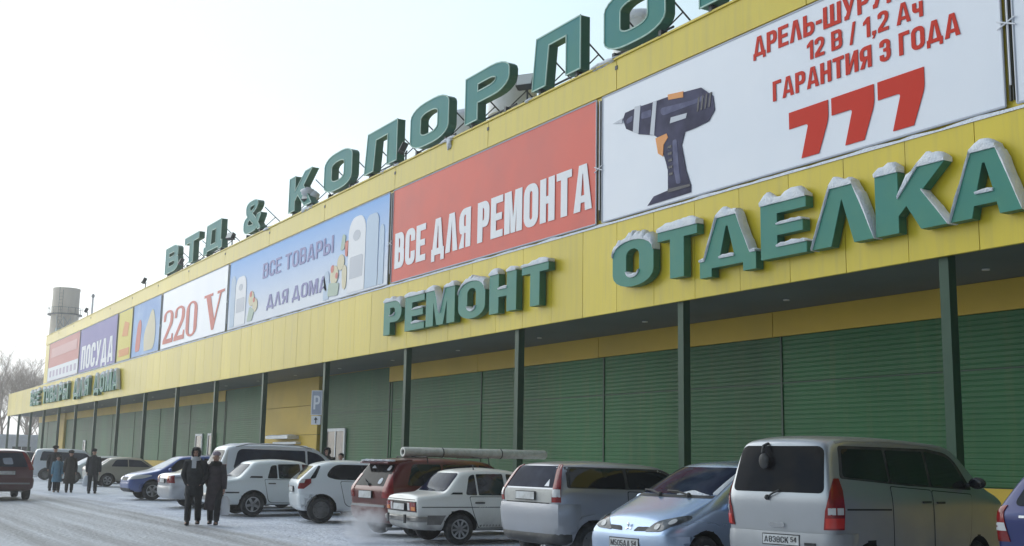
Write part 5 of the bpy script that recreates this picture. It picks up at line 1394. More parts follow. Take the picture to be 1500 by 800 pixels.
c.patch('side_strip', [(.15, .62), (.72, .62), (.72, .655), (.15, .655)], 'R', M['black_trim'], off=.012)
c.door([(1.55, .38, .1), (2.48, .36, .03), (2.48, .98, .02), (1.42, .98, .03)], hx=1.62, hz=.88, hm=M['black_trim'])
c.door([(2.52, .36, .03), (3.2, .36, .05), (3.25, .97, .03), (2.52, .98, .02)], hx=2.66, hz=.88, hm=M['black_trim'])
c.bumper('rear_bumper', -50, 50, .42, .60, M['chrome_dull'], .06, xc=1.0)
for s in (1, -1):
    c.patch('tail_light', [(s * .55, .66), (s * .82, .66), (s * .82, .86), (s * .55, .86)], 'B', M['lamp_red'], off=.012)
c.mirror(3.0, 1.06, -1)

# ---- tall white van behind
P_w4 = paint('paint_van_white', (0.68, 0.73, 0.80), 0.0, 0.4, amt=.35, top=.45)
c = Car('van', 'tall white van with long dark side windows and frosted roof, behind the old saloon', 'van',
        hatch(4.75, 1.74, 1.98, .26, 1.12, 1.22, 1.0, 4.1, 3.1, .30, wr=.80, rh=1.9), P_w4, 4.75, 1.74, (.9, 3.8, .34, .2, 'alloy'), (-34.55, 10.1), 0, 'cars parked along the store')
c.patch('side_window', [(.50, 1.24, .08), (2.75, 1.18, .03), (2.75, 1.80, .03), (.66, 1.82, .14)], 'R', M['glass_blue'])
c.patch('side_window', [(2.82, 1.18, .03), (3.75, 1.16, .05), (3.22, 1.70, .15), (2.82, 1.80, .03)], 'R', M['glass_blue'])
c.patch('rear_window', [(-.62, 1.2, .08), (.62, 1.2, .08), (.55, 1.78, .1), (-.55, 1.78, .1)], 'B', M['glass_dirty'])
for s in (1, -1):
    tl = c.patch('tail_light', [(s * 41, 1.15), (s * 50, 1.15), (s * 47, 1.78), (s * 42, 1.78)], 'C', M['lamp_clear'], off=.012, xc=1.0)
    c.patch('brake_light', [(s * 41.5, 1.18), (s * 49, 1.18), (s * 48.4, 1.36), (s * 42, 1.36)], 'C', M['lamp_red'], off=.017, parent=tl, xc=1.0)
c.bumper('rear_bumper', -60, 60, .34, .66, P_w4, .05, xc=1.0)
c.roof_snow(.5, 3.0, .62, .035)
c.rails(.6, 3.0, .64, M['metal_grey'])

# ---- silver saloon between the couple and the blue car
P_s2 = paint('paint_silver', (0.50, 0.52, 0.56), 0.8, 0.3, amt=.6, top=.5)
c = Car('sedan', 'silver saloon mostly hidden by the walking couple, red tail lamp showing', 'sedan',
        sedan(4.5, 1.70, 1.45, .24, .96, .98, .85, 3.1, 2.5, 1.0, .62, 1.04, wr=.70), P_s2, 4.5, 1.70, (.95, 3.6, .30, .19, 'alloy'), (-36.75, 9.35), 0, 'cars parked along the store')
c.patch('rear_window', [(-.58, 1.08, .06), (.58, 1.08, .06), (.5, 1.36, .08), (-.5, 1.36, .08)], 'B', G, cuts=4)
c.patch('side_window', [(1.05, 1.02, .04), (1.8, 1.0, .03), (1.8, 1.35, .03), (1.25, 1.33, .08)], 'R', G)
c.patch('side_window', [(1.86, 1.0, .03), (2.9, .98, .03), (2.5, 1.32, .08), (1.86, 1.35, .03)], 'R', G)
for s in (1, -1):
    tl = c.patch('tail_light', [(s * 28, .76), (s * 48, .76), (s * 46, .98), (s * 28, .98)], 'C', M['lamp_red'], off=.012, xc=.9)
    c.patch('turn_signal', [(s * 29, .88), (s * 36, .88), (s * 36, .97), (s * 29, .97)], 'C', M['lamp_orange'], off=.018, parent=tl, xc=.9)
c.plate('B', .0, .82, None)
c.bumper('rear_bumper', -60, 60, .30, .66, P_s2, .04, xc=.9)

# ---- blue small SUV, nose to the lane
P_b2 = paint('paint_blue', (0.04, 0.09, 0.33), 0.3, 0.3, dirt=(0.3, 0.32, 0.4), amt=.5, top=.5)
c = Car('suv', 'bright blue small SUV with pale headlamps, nose toward the lane', 'SUV',
        hatch(4.1, 1.72, 1.62, .26, 1.0, 1.06, .90, 3.1, 2.25, .25, wr=.76), P_b2, 4.1, 1.72, (.75, 3.28, .335, .2, 'alloy'), (-43.36, 13.75), 180, 'cars parked along the store')
c.patch('windshield', [(-.68, 1.1, .06), (.68, 1.1, .06), (.58, 1.5, .08), (-.58, 1.5, .08)], 'F', M['glass_frost'], cuts=4)
c.patch('side_window', [(1.5, 1.04, .03), (2.8, 1.02, .04), (2.35, 1.44, .12), (1.5, 1.5, .03)], 'L', G)
c.patch('side_window', [(.5, 1.06, .05), (1.44, 1.04, .03), (1.44, 1.5, .03), (.6, 1.48, .1)], 'L', G)
for s in (1, -1):
    c.patch('headlight', [(s * .42, .70, .03), (s * .82, .74, .04), (s * .84, .90, .05), (s * .46, .86, .04)], 'F', M['lamp_clear'], off=.012)
    c.mirror(2.7, 1.04, s, P_b2)
c.patch('grille', [(-.34, .68, .03), (.34, .68, .03), (.36, .80, .03), (-.36, .80, .03)], 'F', M['black_trim'], off=.01)
c.bumper('front_bumper', 118, 242, .30, .62, P_b2, .04, xc=3.1)
c.patch('bumper_skirt', [(-.7, .32), (.7, .32), (.7, .42), (-.7, .42)], 'F', M['black_trim'], off=.05)
c.door([(1.5, .42, .05), (2.6, .40, .1), (2.72, .97, .04), (1.5, 1.0, .03)], both=True, hx=1.64, hz=.92)

# ---- pale car behind the blue one
c = Car('hatchback', 'pale grey-white hatchback with frosted windscreen behind the blue SUV', 'hatchback',
        hatch(4.0, 1.70, 1.50, .22, .96, 1.02, .84, 3.0, 2.2, .35, wr=.74), P_w3, 4.0, 1.70, (.7, 3.2, .30, .19, 'steel'), (-47.6, 14.6), 178, 'cars parked along the store')
c.patch('windshield', [(-.66, 1.05, .06), (.66, 1.05, .06), (.56, 1.4, .08), (-.56, 1.4, .08)], 'F', M['glass_frost'], cuts=4)
c.patch('side_window', [(.6, 1.0, .05), (2.7, .98, .04), (2.2, 1.36, .12), (.75, 1.42, .1)], 'L', G)
for s in (1, -1): c.patch('headlight', [(s * .4, .68, .03), (s * .78, .72, .04), (s * .8, .85, .05), (s * .44, .80, .04)], 'F', M['lamp_clear'], off=.012)

# ---- beige saloon farther on
P_bg = paint('paint_beige', (0.38, 0.36, 0.30), 0.4, 0.4, amt=.6, top=.5)
c = Car('sedan', 'grey-beige saloon with a smooth rounded roof behind the man with the white bag', 'sedan',
        sedan(4.6, 1.75, 1.46, .24, .95, .98, .84, 3.3, 2.7, 1.15, .70, 1.0, wr=.70), P_bg, 4.6, 1.75, (1.0, 3.7, .31, .19, 'alloy'), (-61.0, 11.6), 2, 'cars parked along the store')
c.patch('side_window', [(1.15, 1.0, .05), (1.95, .99, .03), (1.95, 1.34, .03), (1.4, 1.33, .1)], 'R', M['glass_blue'])
c.patch('side_window', [(2.0, .99, .03), (3.05, .98, .03), (2.6, 1.31, .08), (2.0, 1.34, .03)], 'R', M['glass_blue'])
c.patch('rear_window', [(-.58, 1.04, .06), (.58, 1.04, .06), (.5, 1.36, .08), (-.5, 1.36, .08)], 'B', M['glass_blue'], cuts=4)
for s in (1, -1): c.patch('tail_light', [(s * 30, .74), (s * 48, .74), (s * 46, .92), (s * 30, .92)], 'C', M['lamp_red'], off=.012, xc=.9)

# ---- white van farther on, and a pale hatchback in front of it
c = Car('van', 'distant white van with dark windows at the left, behind the group of people', 'van',
        hatch(4.6, 1.72, 1.88, .24, 1.08, 1.15, .95, 3.9, 3.0, .25, wr=.80), P_w4, 4.6, 1.72, (.85, 3.7, .32, .2, 'steel'), (-75.5, 11.2), 6, 'cars parked along the store')
c.patch('side_window', [(.5, 1.15, .06), (3.6, 1.12, .04), (3.1, 1.62, .15), (.62, 1.7, .1)], 'R', M['glass_blue'])
c.patch('rear_window', [(-.6, 1.12, .06), (.6, 1.12, .06), (.52, 1.65, .08), (-.52, 1.65, .08)], 'B', G)
for s in (1, -1): c.patch('tail_light', [(s * 38, .9), (s * 48, .9), (s * 46, 1.5), (s * 39, 1.5)], 'C', M['lamp_red'], off=.012, xc=.9)
c = Car('hatchback', 'distant pale hatchback between the white van and the grey-beige saloon', 'hatchback',
        hatch(4.0, 1.70, 1.50, .22, .96, 1.02, .84, 3.0, 2.2, .35, wr=.74), P_w3, 4.0, 1.70, (.7, 3.2, .30, .19, 'steel'), (-67.6, 15.3), 176, 'cars parked along the store')
c.patch('windshield', [(-.66, 1.05, .06), (.66, 1.05, .06), (.56, 1.4, .08), (-.56, 1.4, .08)], 'F', M['glass_frost'], cuts=4)
c.patch('side_window', [(.6, 1.0, .05), (2.7, .98, .04), (2.2, 1.36, .12), (.75, 1.42, .1)], 'L', G)
for s in (1, -1): c.patch('headlight', [(s * .4, .68, .03), (s * .78, .72, .04), (s * .8, .85, .05), (s * .44, .80, .04)], 'F', M['lamp_clear'], off=.012)
P_dk = paint('paint_dark_blue', (0.03, 0.035, 0.06), 0.3, 0.35, amt=.5, top=.5)
c = Car('suv', 'distant dark SUV showing only its windows and roof above the maroon car', 'SUV',
        hatch(4.4, 1.75, 1.74, .26, 1.05, 1.1, .92, 3.4, 2.6, .25, wr=.78), P_dk, 4.4, 1.75, (.85, 3.5, .34, .2, 'steel'), (-88.0, 10.6), 4, 'cars parked along the store')
c.patch('side_window', [(.5, 1.1, .06), (3.2, 1.08, .04), (2.7, 1.55, .15), (.6, 1.6, .1)], 'R', M['glass_blue'])
c.patch('rear_window', [(-.6, 1.1, .06), (.6, 1.1, .06), (.52, 1.55, .08), (-.52, 1.55, .08)], 'B', M['glass_blue'])

# ---- maroon SUV driving away at the left edge
P_m = paint('paint_maroon', (0.10, 0.016, 0.022), 0.3, 0.3, dirt=(0.16, 0.13, 0.13), amt=.55, top=.6)
c = Car('suv', 'maroon SUV driving away in the lane at the left edge', 'SUV',
        hatch(4.5, 1.78, 1.72, .28, 1.08, 1.12, .95, 3.4, 2.6, .30, wr=.76), P_m, 4.5, 1.78, (.85, 3.5, .33, .21, 'steel'), (-42.45, 5.6), -90)
c.patch('rear_window', [(-.66, 1.12, .06), (.66, 1.12, .06), (.56, 1.58, .09), (-.56, 1.58, .09)], 'B', M['glass_blue'])
c.patch('side_window', [(.55, 1.14, .05), (3.1, 1.1, .04), (2.6, 1.55, .15), (.7, 1.6, .1)], 'R', G)
for s in (1, -1):
    c.patch('tail_light', [(s * 37, 1.02), (s * 47, 1.02), (s * 44, 1.62), (s * 38.5, 1.62)], 'C', M['lamp_red'], off=.014, xc=.95)
c.bumper('rear_bumper', -62, 62, .34, .74, P_m, .05, xc=.95)
c.patch('bumper_strip', [(-.75, .55), (.75, .55), (.75, .60), (-.75, .60)], 'B', M['metal_grey'], off=.058)
c.plate('B', .0, .92, None)
c.patch('snow_patch', [[(-.2, 1.2, .05), (.1, 1.2, .05), (.15, 1.4, .05), (-.15, 1.42, .05)]], 'B', M['glass_frost'], off=.01)
c.exhaust(-.5, .3)

# ---- deep blue car at the right edge
c = Car('hatchback', 'deep blue hatchback at the right edge with a red and white tail light', 'hatchback',
        hatch(4.0, 1.69, 1.72, .22, 1.14, 1.18, .95, 3.1, 2.3, .38, wr=.78, rh=1.62), paint('paint_navy', (0.02, 0.03, 0.14), 0.3, 0.3, amt=.3, top=.4), 4.0, 1.69, (.7, 3.2, .30, .19, 'steel'), (-7.95, 11.75), -8, 'cars parked along the store')
c.patch('rear_window', [(-.60, 1.2, .08), (.60, 1.2, .08), (.50, 1.55, .1), (-.50, 1.55, .1)], 'B', G, cuts=4)
for s in (1, -1):
    tl = c.patch('tail_light', [(s * 37, .80), (s * 46.5, .80), (s * 46, 1.16), (s * 40, 1.20)], 'C', M['lamp_red'], off=.014, xc=.9)
    c.patch('reversing_light', [(s * 38, .92), (s * 46, .92), (s * 46, 1.01), (s * 38.8, 1.01)], 'C', M['lamp_clear'], off=.019, parent=tl, xc=.9)
c.bumper('rear_bumper', -62, 62, .28, .68, P_b2, .04, xc=.9)
c.roof_snow(.06, .12, .5, .02, 'bumper_snow') if False else None
b = MB()
for i in range(11):
    a = -50 + i * 10; p, nn = c.hit('C', a, .66, .9); b.ell(p + Vector((-.02 * math.cos(R(a)), -.02 * math.sin(R(a)), .03)), (.06, .09, .03), 8, 5, .4)
b.build('bumper_snow', M['snow'], c.root, smooth=180)
c.patch('chrome_strip', [(-.5, 1.07), (.5, 1.07), (.5, 1.095), (-.5, 1.095)], 'B', M['chrome'], off=.02)

# ---- the roll carried on the red wagon's roof
t0 = thing('linoleum_roll', 'long pale speckled roll of linoleum lying on the roof of the red wagon', 'roll', (-22.97, 10.95, 1.76), math.atan2(math.cos(R(-5.5)), math.sin(R(-5.5))))
b = MB(); n = 28
b.loft([[(x, math.cos(2 * math.pi * i / n) * r, math.sin(2 * math.pi * i / n) * r) for i in range(n)] for x, r in ((.06, .055), (0, .06), (0, .102), (.02, .106), (1.3, .104), (2.6, .105), (3.9, .10), (3.92, .09))])
b.build('roll', M['linoleum'], t0, smooth=40)
b = MB(); b.tube([(.03, 0, 0), (.035, 0, 0)], .056, 16); b.build('core', M['under'], t0)
b = MB()
for xx in (1.0, 2.6): b.tube([(xx, math.cos(a) * .109, math.sin(a) * .109) for a in [2 * math.pi * i / 16 for i in range(17)]], .012, 5)
b.build('strap', M['black_trim'], t0)

# ------------------------------------------------------------------ people
M['skin'] = mat('skin', (0.46, 0.26, 0.19), 0.5)
M['hair_dark'] = mat('hair_dark', (0.02, 0.016, 0.014), 0.7)
M['cloth_black'] = mat('cloth_black', (0.008, 0.009, 0.012), 0.85, c2=(0.02, 0.021, 0.026), vs=9, bump=0.5, bs=7)
M['cloth_plum'] = mat('cloth_plum', (0.040, 0.030, 0.038), 0.85, c2=(0.06, 0.047, 0.055), vs=9, bump=0.5, bs=7)
M['cloth_brown'] = mat('cloth_brown', (0.022, 0.016, 0.014), 0.85, c2=(0.035, 0.026, 0.02), vs=9, bump=0.5, bs=7)
M['cloth_blue'] = mat('cloth_light_blue', (0.10, 0.23, 0.33), 0.8, c2=(0.13, 0.27, 0.37), vs=9, bump=0.4, bs=7)
M['cloth_grey'] = mat('cloth_grey', (0.09, 0.09, 0.10), 0.85)
M['fur_dark'] = mat('fur_dark', (0.015, 0.013, 0.012), 0.95, bump=1.0, bs=60)
M['fur_lilac'] = mat('wool_lilac', (0.42, 0.34, 0.42), 0.95, bump=0.8, bs=60)
M['scarf'] = mat('scarf_pale', (0.55, 0.56, 0.6), 0.9, bump=0.5, bs=30)
M['boot'] = mat('boot_leather', (0.012, 0.011, 0.011), 0.5)
M['bag'] = mat('bag_plastic', (0.72, 0.74, 0.78), 0.4, bump=0.6, bs=9)
M['eye_dark'] = mat('eye_dark', (0.02, 0.015, 0.012), 0.2)
M['mouth'] = mat('lips', (0.30, 0.10, 0.09), 0.5)

def skin_mesh(verts, edges, radii, root, name, m, parent, lev=2):
    bm = bmesh.new()
    lay = bm.verts.layers.skin.verify()
    bv = []
    for p, r in zip(verts, radii):
        v = bm.verts.new(p); r = r if isinstance(r, tuple) else (r, r)
        v[lay].radius = r; bv.append(v)
    bv[root][lay].use_root = True
    for a, c in edges: bm.edges.new((bv[a], bv[c]))
    me = bpy.data.meshes.new('tmp'); bm.to_mesh(me); bm.free()
    o = link(bpy.data.objects.new('tmp', me))
    s = o.modifiers.new('k', 'SKIN'); s.use_smooth_shade = True; s.branch_smoothing = 0.2
    d = o.modifiers.new('s', 'SUBSURF'); d.levels = lev; d.render_levels = lev
    m2 = eval_mesh(o); bpy.data.objects.remove(o)
    m2.name = name; m2.materials.clear(); m2.materials.append(m); m2.shade_smooth()
    o2 = link(bpy.data.objects.new(name, m2)); o2.parent = parent
    return o2

def person(label, loc, face, H=1.75, coat=None, hem=0.62, trousers=None, hat='hood', hatm=None, stride=0.14, scarf=None, arms=('down', 'down'), women=False, group=None, collar=False, bag=None):
    """face: heading in degrees of the direction the person looks (0 = +y, 90 = +x). Local frame: +y is forward."""
    k = H / 1.75
    root = thing('person', label, 'person', (loc[0], loc[1], 0), R(-face), group)
    sw = .185 * (0.9 if women else 1.0)
    V = []; E = []; Rr = []
    def add(p, r, par=None):
        V.append(Vector(p) * k); Rr.append(r * k if not isinstance(r, tuple) else (r[0] * k, r[1] * k))
        if par is not None: E.append((par, len(V) - 1))
        return len(V) - 1
    pel = add((0, 0, .96), .125)
    sp1 = add((0, .005, 1.12), .12, pel); ch = add((0, .0, 1.32), .135, sp1); nb = add((0, -.01, 1.46), .075, ch); nk = add((0, .005, 1.53), .055, nb)
    h1 = add((0, .02, 1.60), (.072, .085), nk); h2 = add((0, .015, 1.67), (.080, .095), h1); h3 = add((0, .005, 1.725), (.06, .07), h2)
    nose = add((0, .112, 1.635), .012, h1)
    legs = []
    for s, st in ((1, stride), (-1, -stride)):
        hp = add((s * .095, 0, .88), .085, pel); kn = add((s * .10, st * .55 + .03, .50), .058, hp); an = add((s * .10, st - .02, .10), .042, kn)
        ht = add((s * .105, st + .05, .055), .040, an); toe = add((s * .11, st + .16, .035), .032, ht)
        legs.append((hp, kn, an, ht, toe))
    hands = []
    al = []
    for s, mode, sgn in ((1, arms[0], 1), (-1, arms[1], -1)):
        sh = add((s * sw, -.005, 1.42), .062, ch)
        if mode == 'pocket': el_, wr_ = (s * (sw + .075), -.05, 1.15), (s * (sw - .02), .035, .95)
        elif mode == 'fwd': el_, wr_ = (s * (sw + .05), .03, 1.15), (s * (sw + .03), .20, 1.02)
        else: el_, wr_ = (s * (sw + .055), -.02 + .05 * stride * s, 1.14), (s * (sw + .065), .05 - .3 * stride * s, .90)
        el = add(el_, .046, sh); wr = add(wr_, .030, el)
        d = (Vector(wr_) - Vector(el_)).normalized()
        pa = Vector(wr_) + d * .055
        pm_ = add(pa, (.036, .022), wr)
        side = Vector((0, 1, 0)) - d * d.y; side.normalize()
        inn = Vector((-s, 0, 0)) - d * (-s * d.x); inn.normalize()
        for q in range(4):
            o_ = side * (.027 - .018 * q); ln = (.035, .042, .038, .028)[q]
            f1 = add(pa + d * .045 + o_, .0095, pm_); f2 = add(pa + d * (.045 + ln) + o_ + inn * .008, .0088, f1); add(pa + d * (.045 + ln * 1.5) + o_ + inn * .028, .0075, f2)
        t1 = add(pa - d * .005 + side * .045 + inn * .008, .0105, pm_); add(pa + d * .035 + side * .058 + inn * .018, .009, t1)
        al.append((sh, el, wr)); hands.append(Vector(pa) * k)
    skin_mesh(V, E, Rr, pel, 'body', M['skin'], root)
    # face
    for s in (1, -1):
        b = MB(); b.ell(Vector((s * .032, .098, 1.662)) * k, (.011 * k, .007 * k, .008 * k), 8, 6); b.build('eye', M['eye_dark'], root, smooth=180)
    b = MB(); b.ell(Vector((0, .100, 1.592)) * k, (.022 * k, .008 * k, .007 * k), 8, 6); b.build('mouth', M['mouth'], root, smooth=180)
    for s in (1, -1):
        b = MB(); b.ell(Vector((s * .083, .01, 1.645)) * k, (.012 * k, .02 * k, .032 * k), 8, 6); b.build('ear', M['skin'], root, smooth=180)
    n = 20
    rnd = random.Random(int(abs(loc[0]) * 10))
    # trousers and boots
    b = MB()
    for hp, kn, an, ht, toe in legs:
        P = [V[hp] + Vector((0, 0, .06 * k)), V[hp].lerp(V[kn], .5), V[kn], V[kn].lerp(V[an], .5), V[an] + Vector((0, 0, .0))]
        b.tube(P, [.105 * k, .098 * k, .08 * k, .078 * k, .072 * k], 12)
    b.build('trousers', trousers or M['cloth_black'], root, smooth=60)
    for hp, kn, an, ht, toe in legs:
        a = V[an]
        b = MB(); b.loft([[(a.x + math.cos(t) * w_ * k, a.y + yo * k + math.sin(t) * l_ * k, z * k) for t in [2 * math.pi * i / 14 for i in range(14)]] for z, w_, l_, yo in ((.004, .05, .135, .06), (.03, .055, .14, .06), (.07, .052, .115, .04), (.11, .055, .075, .0), (.22, .062, .07, -.005))])
        b.build('boot', M['boot'], root, smooth=50)
    # coat: torso shell with folds, sleeves and collar
    cm = coat or M['cloth_black']
    b = MB()
    prof = [(hem, .215 if not women else .245, .165), (hem + .02, .222 if not women else .25, .172), (.80, .212, .165), (.98, .198, .155), (1.12, .188 if not women else .175, .148), (1.28, .20 if not women else .185, .15), (1.40, .185, .135), (1.47, .13, .105), (1.535, .085, .085), (1.545, .07, .07)]
    rings = []
    for z, rx, ry in prof:
        rr = []
        for i in range(n):
            t = 2 * math.pi * i / n
            f = 1 + .05 * noise.noise(Vector((math.cos(t) * 1.7, math.sin(t) * 1.7, z * 3.0 + loc[0])))
            rr.append((math.cos(t) * rx * f * k, (math.sin(t) * ry * f - .01) * k, z * k))
        rings.append(rr)
    b.loft(rings)
    for (sh, el, wr) in al:
        s0 = V[sh]; inside = Vector((s0.x * .55, s0.y, s0.z - .01 * k))
        P = [inside, s0, s0.lerp(V[el], .5), V[el], V[el].lerp(V[wr], .55), V[wr], V[wr] + (V[wr] - V[el]).normalized() * .03 * k]
        b.tube(P, [.085 * k, .092 * k, .082 * k, .076 * k, .07 * k, .062 * k, .056 * k], 12)
    b.build('coat', cm, root, smooth=70)
    # headgear
    hm = hatm or cm
    b = MB()
    if hat == 'hood':
        rg = []
        for j in range(9):
            ph = R(-62 + 132 * j / 8)
            rr = []
            for i in range(15):
                th = R(40 + 280 * i / 14) + R(90)
                rr.append(Vector((math.cos(th) * math.cos(ph) * .118, math.sin(th) * math.cos(ph) * .13 - .005, 1.655 + math.sin(ph) * .125)) * k)
            rg.append(rr)
        vs = [p for r in rg for p in r]
        fs = [(j * 15 + i, j * 15 + i + 1, (j + 1) * 15 + i + 1, (j + 1) * 15 + i) for j in range(8) for i in range(14)]
        b.add(vs, fs); b.add([Vector(p) * 0.94 + Vector((0, 0, 1.655 * k * .06)) for p in vs], [f[::-1] for f in fs])
        for j in range(8):
            for i in (0, 14): b.tube([rg[j][i], rg[j + 1][i]], .022 * k, 6)
        b.ell(Vector((0, -.01, 1.745)) * k, (.10 * k, .115 * k, .05 * k), 12, 8)
    elif hat == 'fur':
        b.ell(Vector((0, -.012, 1.748)) * k, (.125 * k, .14 * k, .075 * k), 16, 10, .15)
    elif hat == 'knit':
        b.ell(Vector((0, -.018, 1.742)) * k, (.104 * k, .118 * k, .068 * k), 16, 10, .10)
    elif hat == 'hair':
        b.ell(Vector((0, -.03, 1.69)) * k, (.10 * k, .105 * k, .10 * k), 16, 10, .08)
    b.build({'hood': 'hood', 'fur': 'fur_hat', 'knit': 'knit_hat', 'hair': 'hair'}[hat], hm, root, smooth=75)
    if scarf:
        b = MB(); b.loft([[(math.cos(t) * r_ * k, math.sin(t) * r_ * .95 * k + .01 * k, z * k) for t in [2 * math.pi * i / 16 for i in range(16)]] for z, r_ in ((1.47, .10), (1.50, .115), (1.55, .108), (1.575, .085))])
        b.obox(Vector((.02, .135, 1.40)) * k, (.05 * k, 0, 0), (0, .018 * k, 0), (0, 0, .10 * k))
        b.build('scarf', scarf, root, smooth=60)
    if collar:
        b = MB(); b.loft([[(math.cos(t) * r_ * k * (1 + .1 * noise.noise(Vector((math.cos(t) * 4, math.sin(t) * 4, z * 20)))), math.sin(t) * r_ * .95 * k, z * k) for t in [2 * math.pi * i / 18 for i in range(18)]] for z, r_ in ((1.43, .10), (1.45, .145), (1.50, .15), (1.55, .125), (1.56, .08))])
        b.build('fur_collar', M['fur_dark'], root, smooth=70)
    if bag is not None:
        hp = hands[0 if bag > 0 else 1]
        wp = Matrix.Rotation(R(-face), 4, 'Z') @ hp + Vector((loc[0], loc[1], 0))
        br = thing('shopping_bag', bag_labels.pop(0), 'bag', wp, R(-face))
        q = MB()
        prof = [(-.62, .11, .05), (-.60, .15, .085), (-.42, .155, .095), (-.25, .14, .07), (-.15, .09, .035)]
        q.loft([[(math.cos(t) * rx * (1 + .08 * noise.noise(Vector((math.cos(t) * 2, z * 6, 1)))), math.sin(t) * ry, z * .92) for t in [2 * math.pi * i / 16 for i in range(16)]] for z, rx, ry in prof])
        q.build('bag_body', M['bag'], br, smooth=70)
        for s in (1, -1):
            q = MB(); q.tube([(s * .06, .015, -.15), (s * .03, .006, -.06), (0, 0, -.035), (-s * .01, -.005, -.04)], .009, 5); q.build('bag_handle', M['bag'], br, smooth=70)
    return root

bag_labels = ['white plastic shopping bag in the hand of the woman in the couple', 'white plastic shopping bag held by the man in the black jacket near the beige saloon']
GP = 'people walking in the parking lot'
person('man in black hooded coat with pale scarf, walking toward us beside a woman', (-27.55, 7.75), 112, 1.76, M['cloth_black'], .66, M['cloth_black'], 'hood', M['cloth_black'], .17, M['scarf'], ('pocket', 'pocket'), group=GP)
person('woman in long plum coat and lilac hat, walking beside the hooded man', (-27.48, 8.22), 116, 1.66, M['cloth_plum'], .36, M['cloth_black'], 'knit', M['fur_lilac'], -.15, None, ('pocket', 'down'), True, group=GP, collar=True, bag=-1)
person('man in black jacket and cap seen from the back, carrying a white bag', (-49.9, 9.85), -70, 1.76, M['cloth_black'], .72, M['cloth_black'], 'knit', M['fur_dark'], .13, None, ('down', 'down'), group=GP, bag=-1)
person('person in long dark brown coat, between the blue coat and the man with the bag', (-51.0, 9.15), -80, 1.68, M['cloth_brown'], .38, M['cloth_black'], 'fur', M['fur_dark'], .1, None, ('down', 'down'), True, group=GP)
person('short person in light blue coat, standing before the tall dark man', (-51.4, 8.72), 100, 1.48, M['cloth_blue'], .5, M['cloth_black'], 'knit', M['fur_dark'], .05, None, ('down', 'down'), True, group=GP)
person('tall person in dark jacket and black fur hat behind the light blue coat', (-53.6, 8.95), -70, 1.86, M['cloth_black'], .6, M['cloth_black'], 'fur', M['fur_dark'], .08, None, ('down', 'down'), group=GP)
person('dark hooded person standing before the white-framed window, behind the old saloon', (-37.9, 15.2), 130, 1.92, M['cloth_black'], .7, M['cloth_black'], 'hood', M['cloth_black'], .05, None, ('pocket', 'pocket'), group='people standing at the store wall')
person('shorter dark-haired person before the white-framed window', (-37.15, 15.4), 120, 1.74, M['cloth_black'], .7, M['cloth_black'], 'hair', M['hair_dark'], .05, None, ('down', 'down'), group='people standing at the store wall')


# ------------------------------------------------------------------ far things
# concrete chimney with a ring platform
ch = thing('chimney', 'wide concrete chimney with a ring platform behind the far end of the store', 'chimney', (-181, 30, 0))
b = MB(); n = 28
b.loft([[(math.cos(2 * math.pi * i / n) * r, math.sin(2 * math.pi * i / n) * r, z) for i in range(n)] for z, r in ((0, 2.25), (20, 2.0), (25.3, 1.88), (25.6, 1.93), (25.9, 1.93), (25.9, 1.6), (24.5, 1.55))])
b.build('shaft', M['concrete'], ch, smooth=40)
b = MB()
for s_ in (-.25, .25): b.tube([(2.0, -1.0 + s_, 0), (1.75, -1.0 + s_, 25.9)], .03, 5)
for i in range(50): b.tube([(2.0 - .005 * i, -1.25, i * .5 + .5), (2.0 - .005 * i, -.75, i * .5 + .5)], .02, 4)
b.build('ladder', M['metal_dark'], ch)
b = MB(); b.loft([[(math.cos(2 * math.pi * i / n) * r, math.sin(2 * math.pi * i / n) * r, z) for i in range(n)] for z, r in ((24.6, 1.915), (25.35, 1.90), (25.62, 1.95), (25.88, 1.95))], cap=False)
b.build('sooty_rim', M['concrete'], ch, smooth=40)
b = MB()
b.loft([[(math.cos(2 * math.pi * i / n) * r, math.sin(2 * math.pi * i / n) * r, z) for i in range(n)] for z, r in ((21.9, 2.05), (21.85, 2.45), (22.02, 2.45), (22.03, 2.05))])
pf = b.build('platform', M['metal_dark'], ch)
b = MB()
for i in range(14):
    a = 2 * math.pi * i / 14; b.tube([(math.cos(a) * 2.4, math.sin(a) * 2.4, 22.0), (math.cos(a) * 2.4, math.sin(a) * 2.4, 22.9)], .03, 5)
b.tube([(math.cos(a) * 2.4, math.sin(a) * 2.4, 22.9) for a in [2 * math.pi * i / 28 for i in range(29)]], .03, 5)
b.build('railing', M['metal_dark'], pf)
# pale cabin and lattice bracket on the chimney, below the ring
b = MB(); b.box(2.12, -1.55, 17.9, 3.2, .55, 19.7); b.build('cabin', M['pale_green'], ch)
b = MB()
for y in (-1.5, -.5, .5): b.tube([(2.9, y, 19.7), (2.1, y, 21.6)], .05, 5)
for y0, y1 in ((-1.5, -.5), (-.5, .5)): b.tube([(2.9, y0, 19.75), (2.2, y1, 21.4)], .04, 5); b.tube([(2.9, y1, 19.75), (2.2, y0, 21.4)], .04, 5)
b.build('lattice', M['metal_grey'], ch)
# mast
ms = thing('mast', 'thin grey mast beyond the roof, right of the chimney', 'mast', (-160.6, 30, 0))
b = MB(); b.tube([(0, 0, 0), (0, 0, 22.4)], [.2, .12], 8); b.build('pole', M['white_paint'], ms)
b = MB(); b.ell((0, 0, 22.5), (.22, .22, .3), 10, 8); b.build('mast_top', M['metal_grey'], ms)
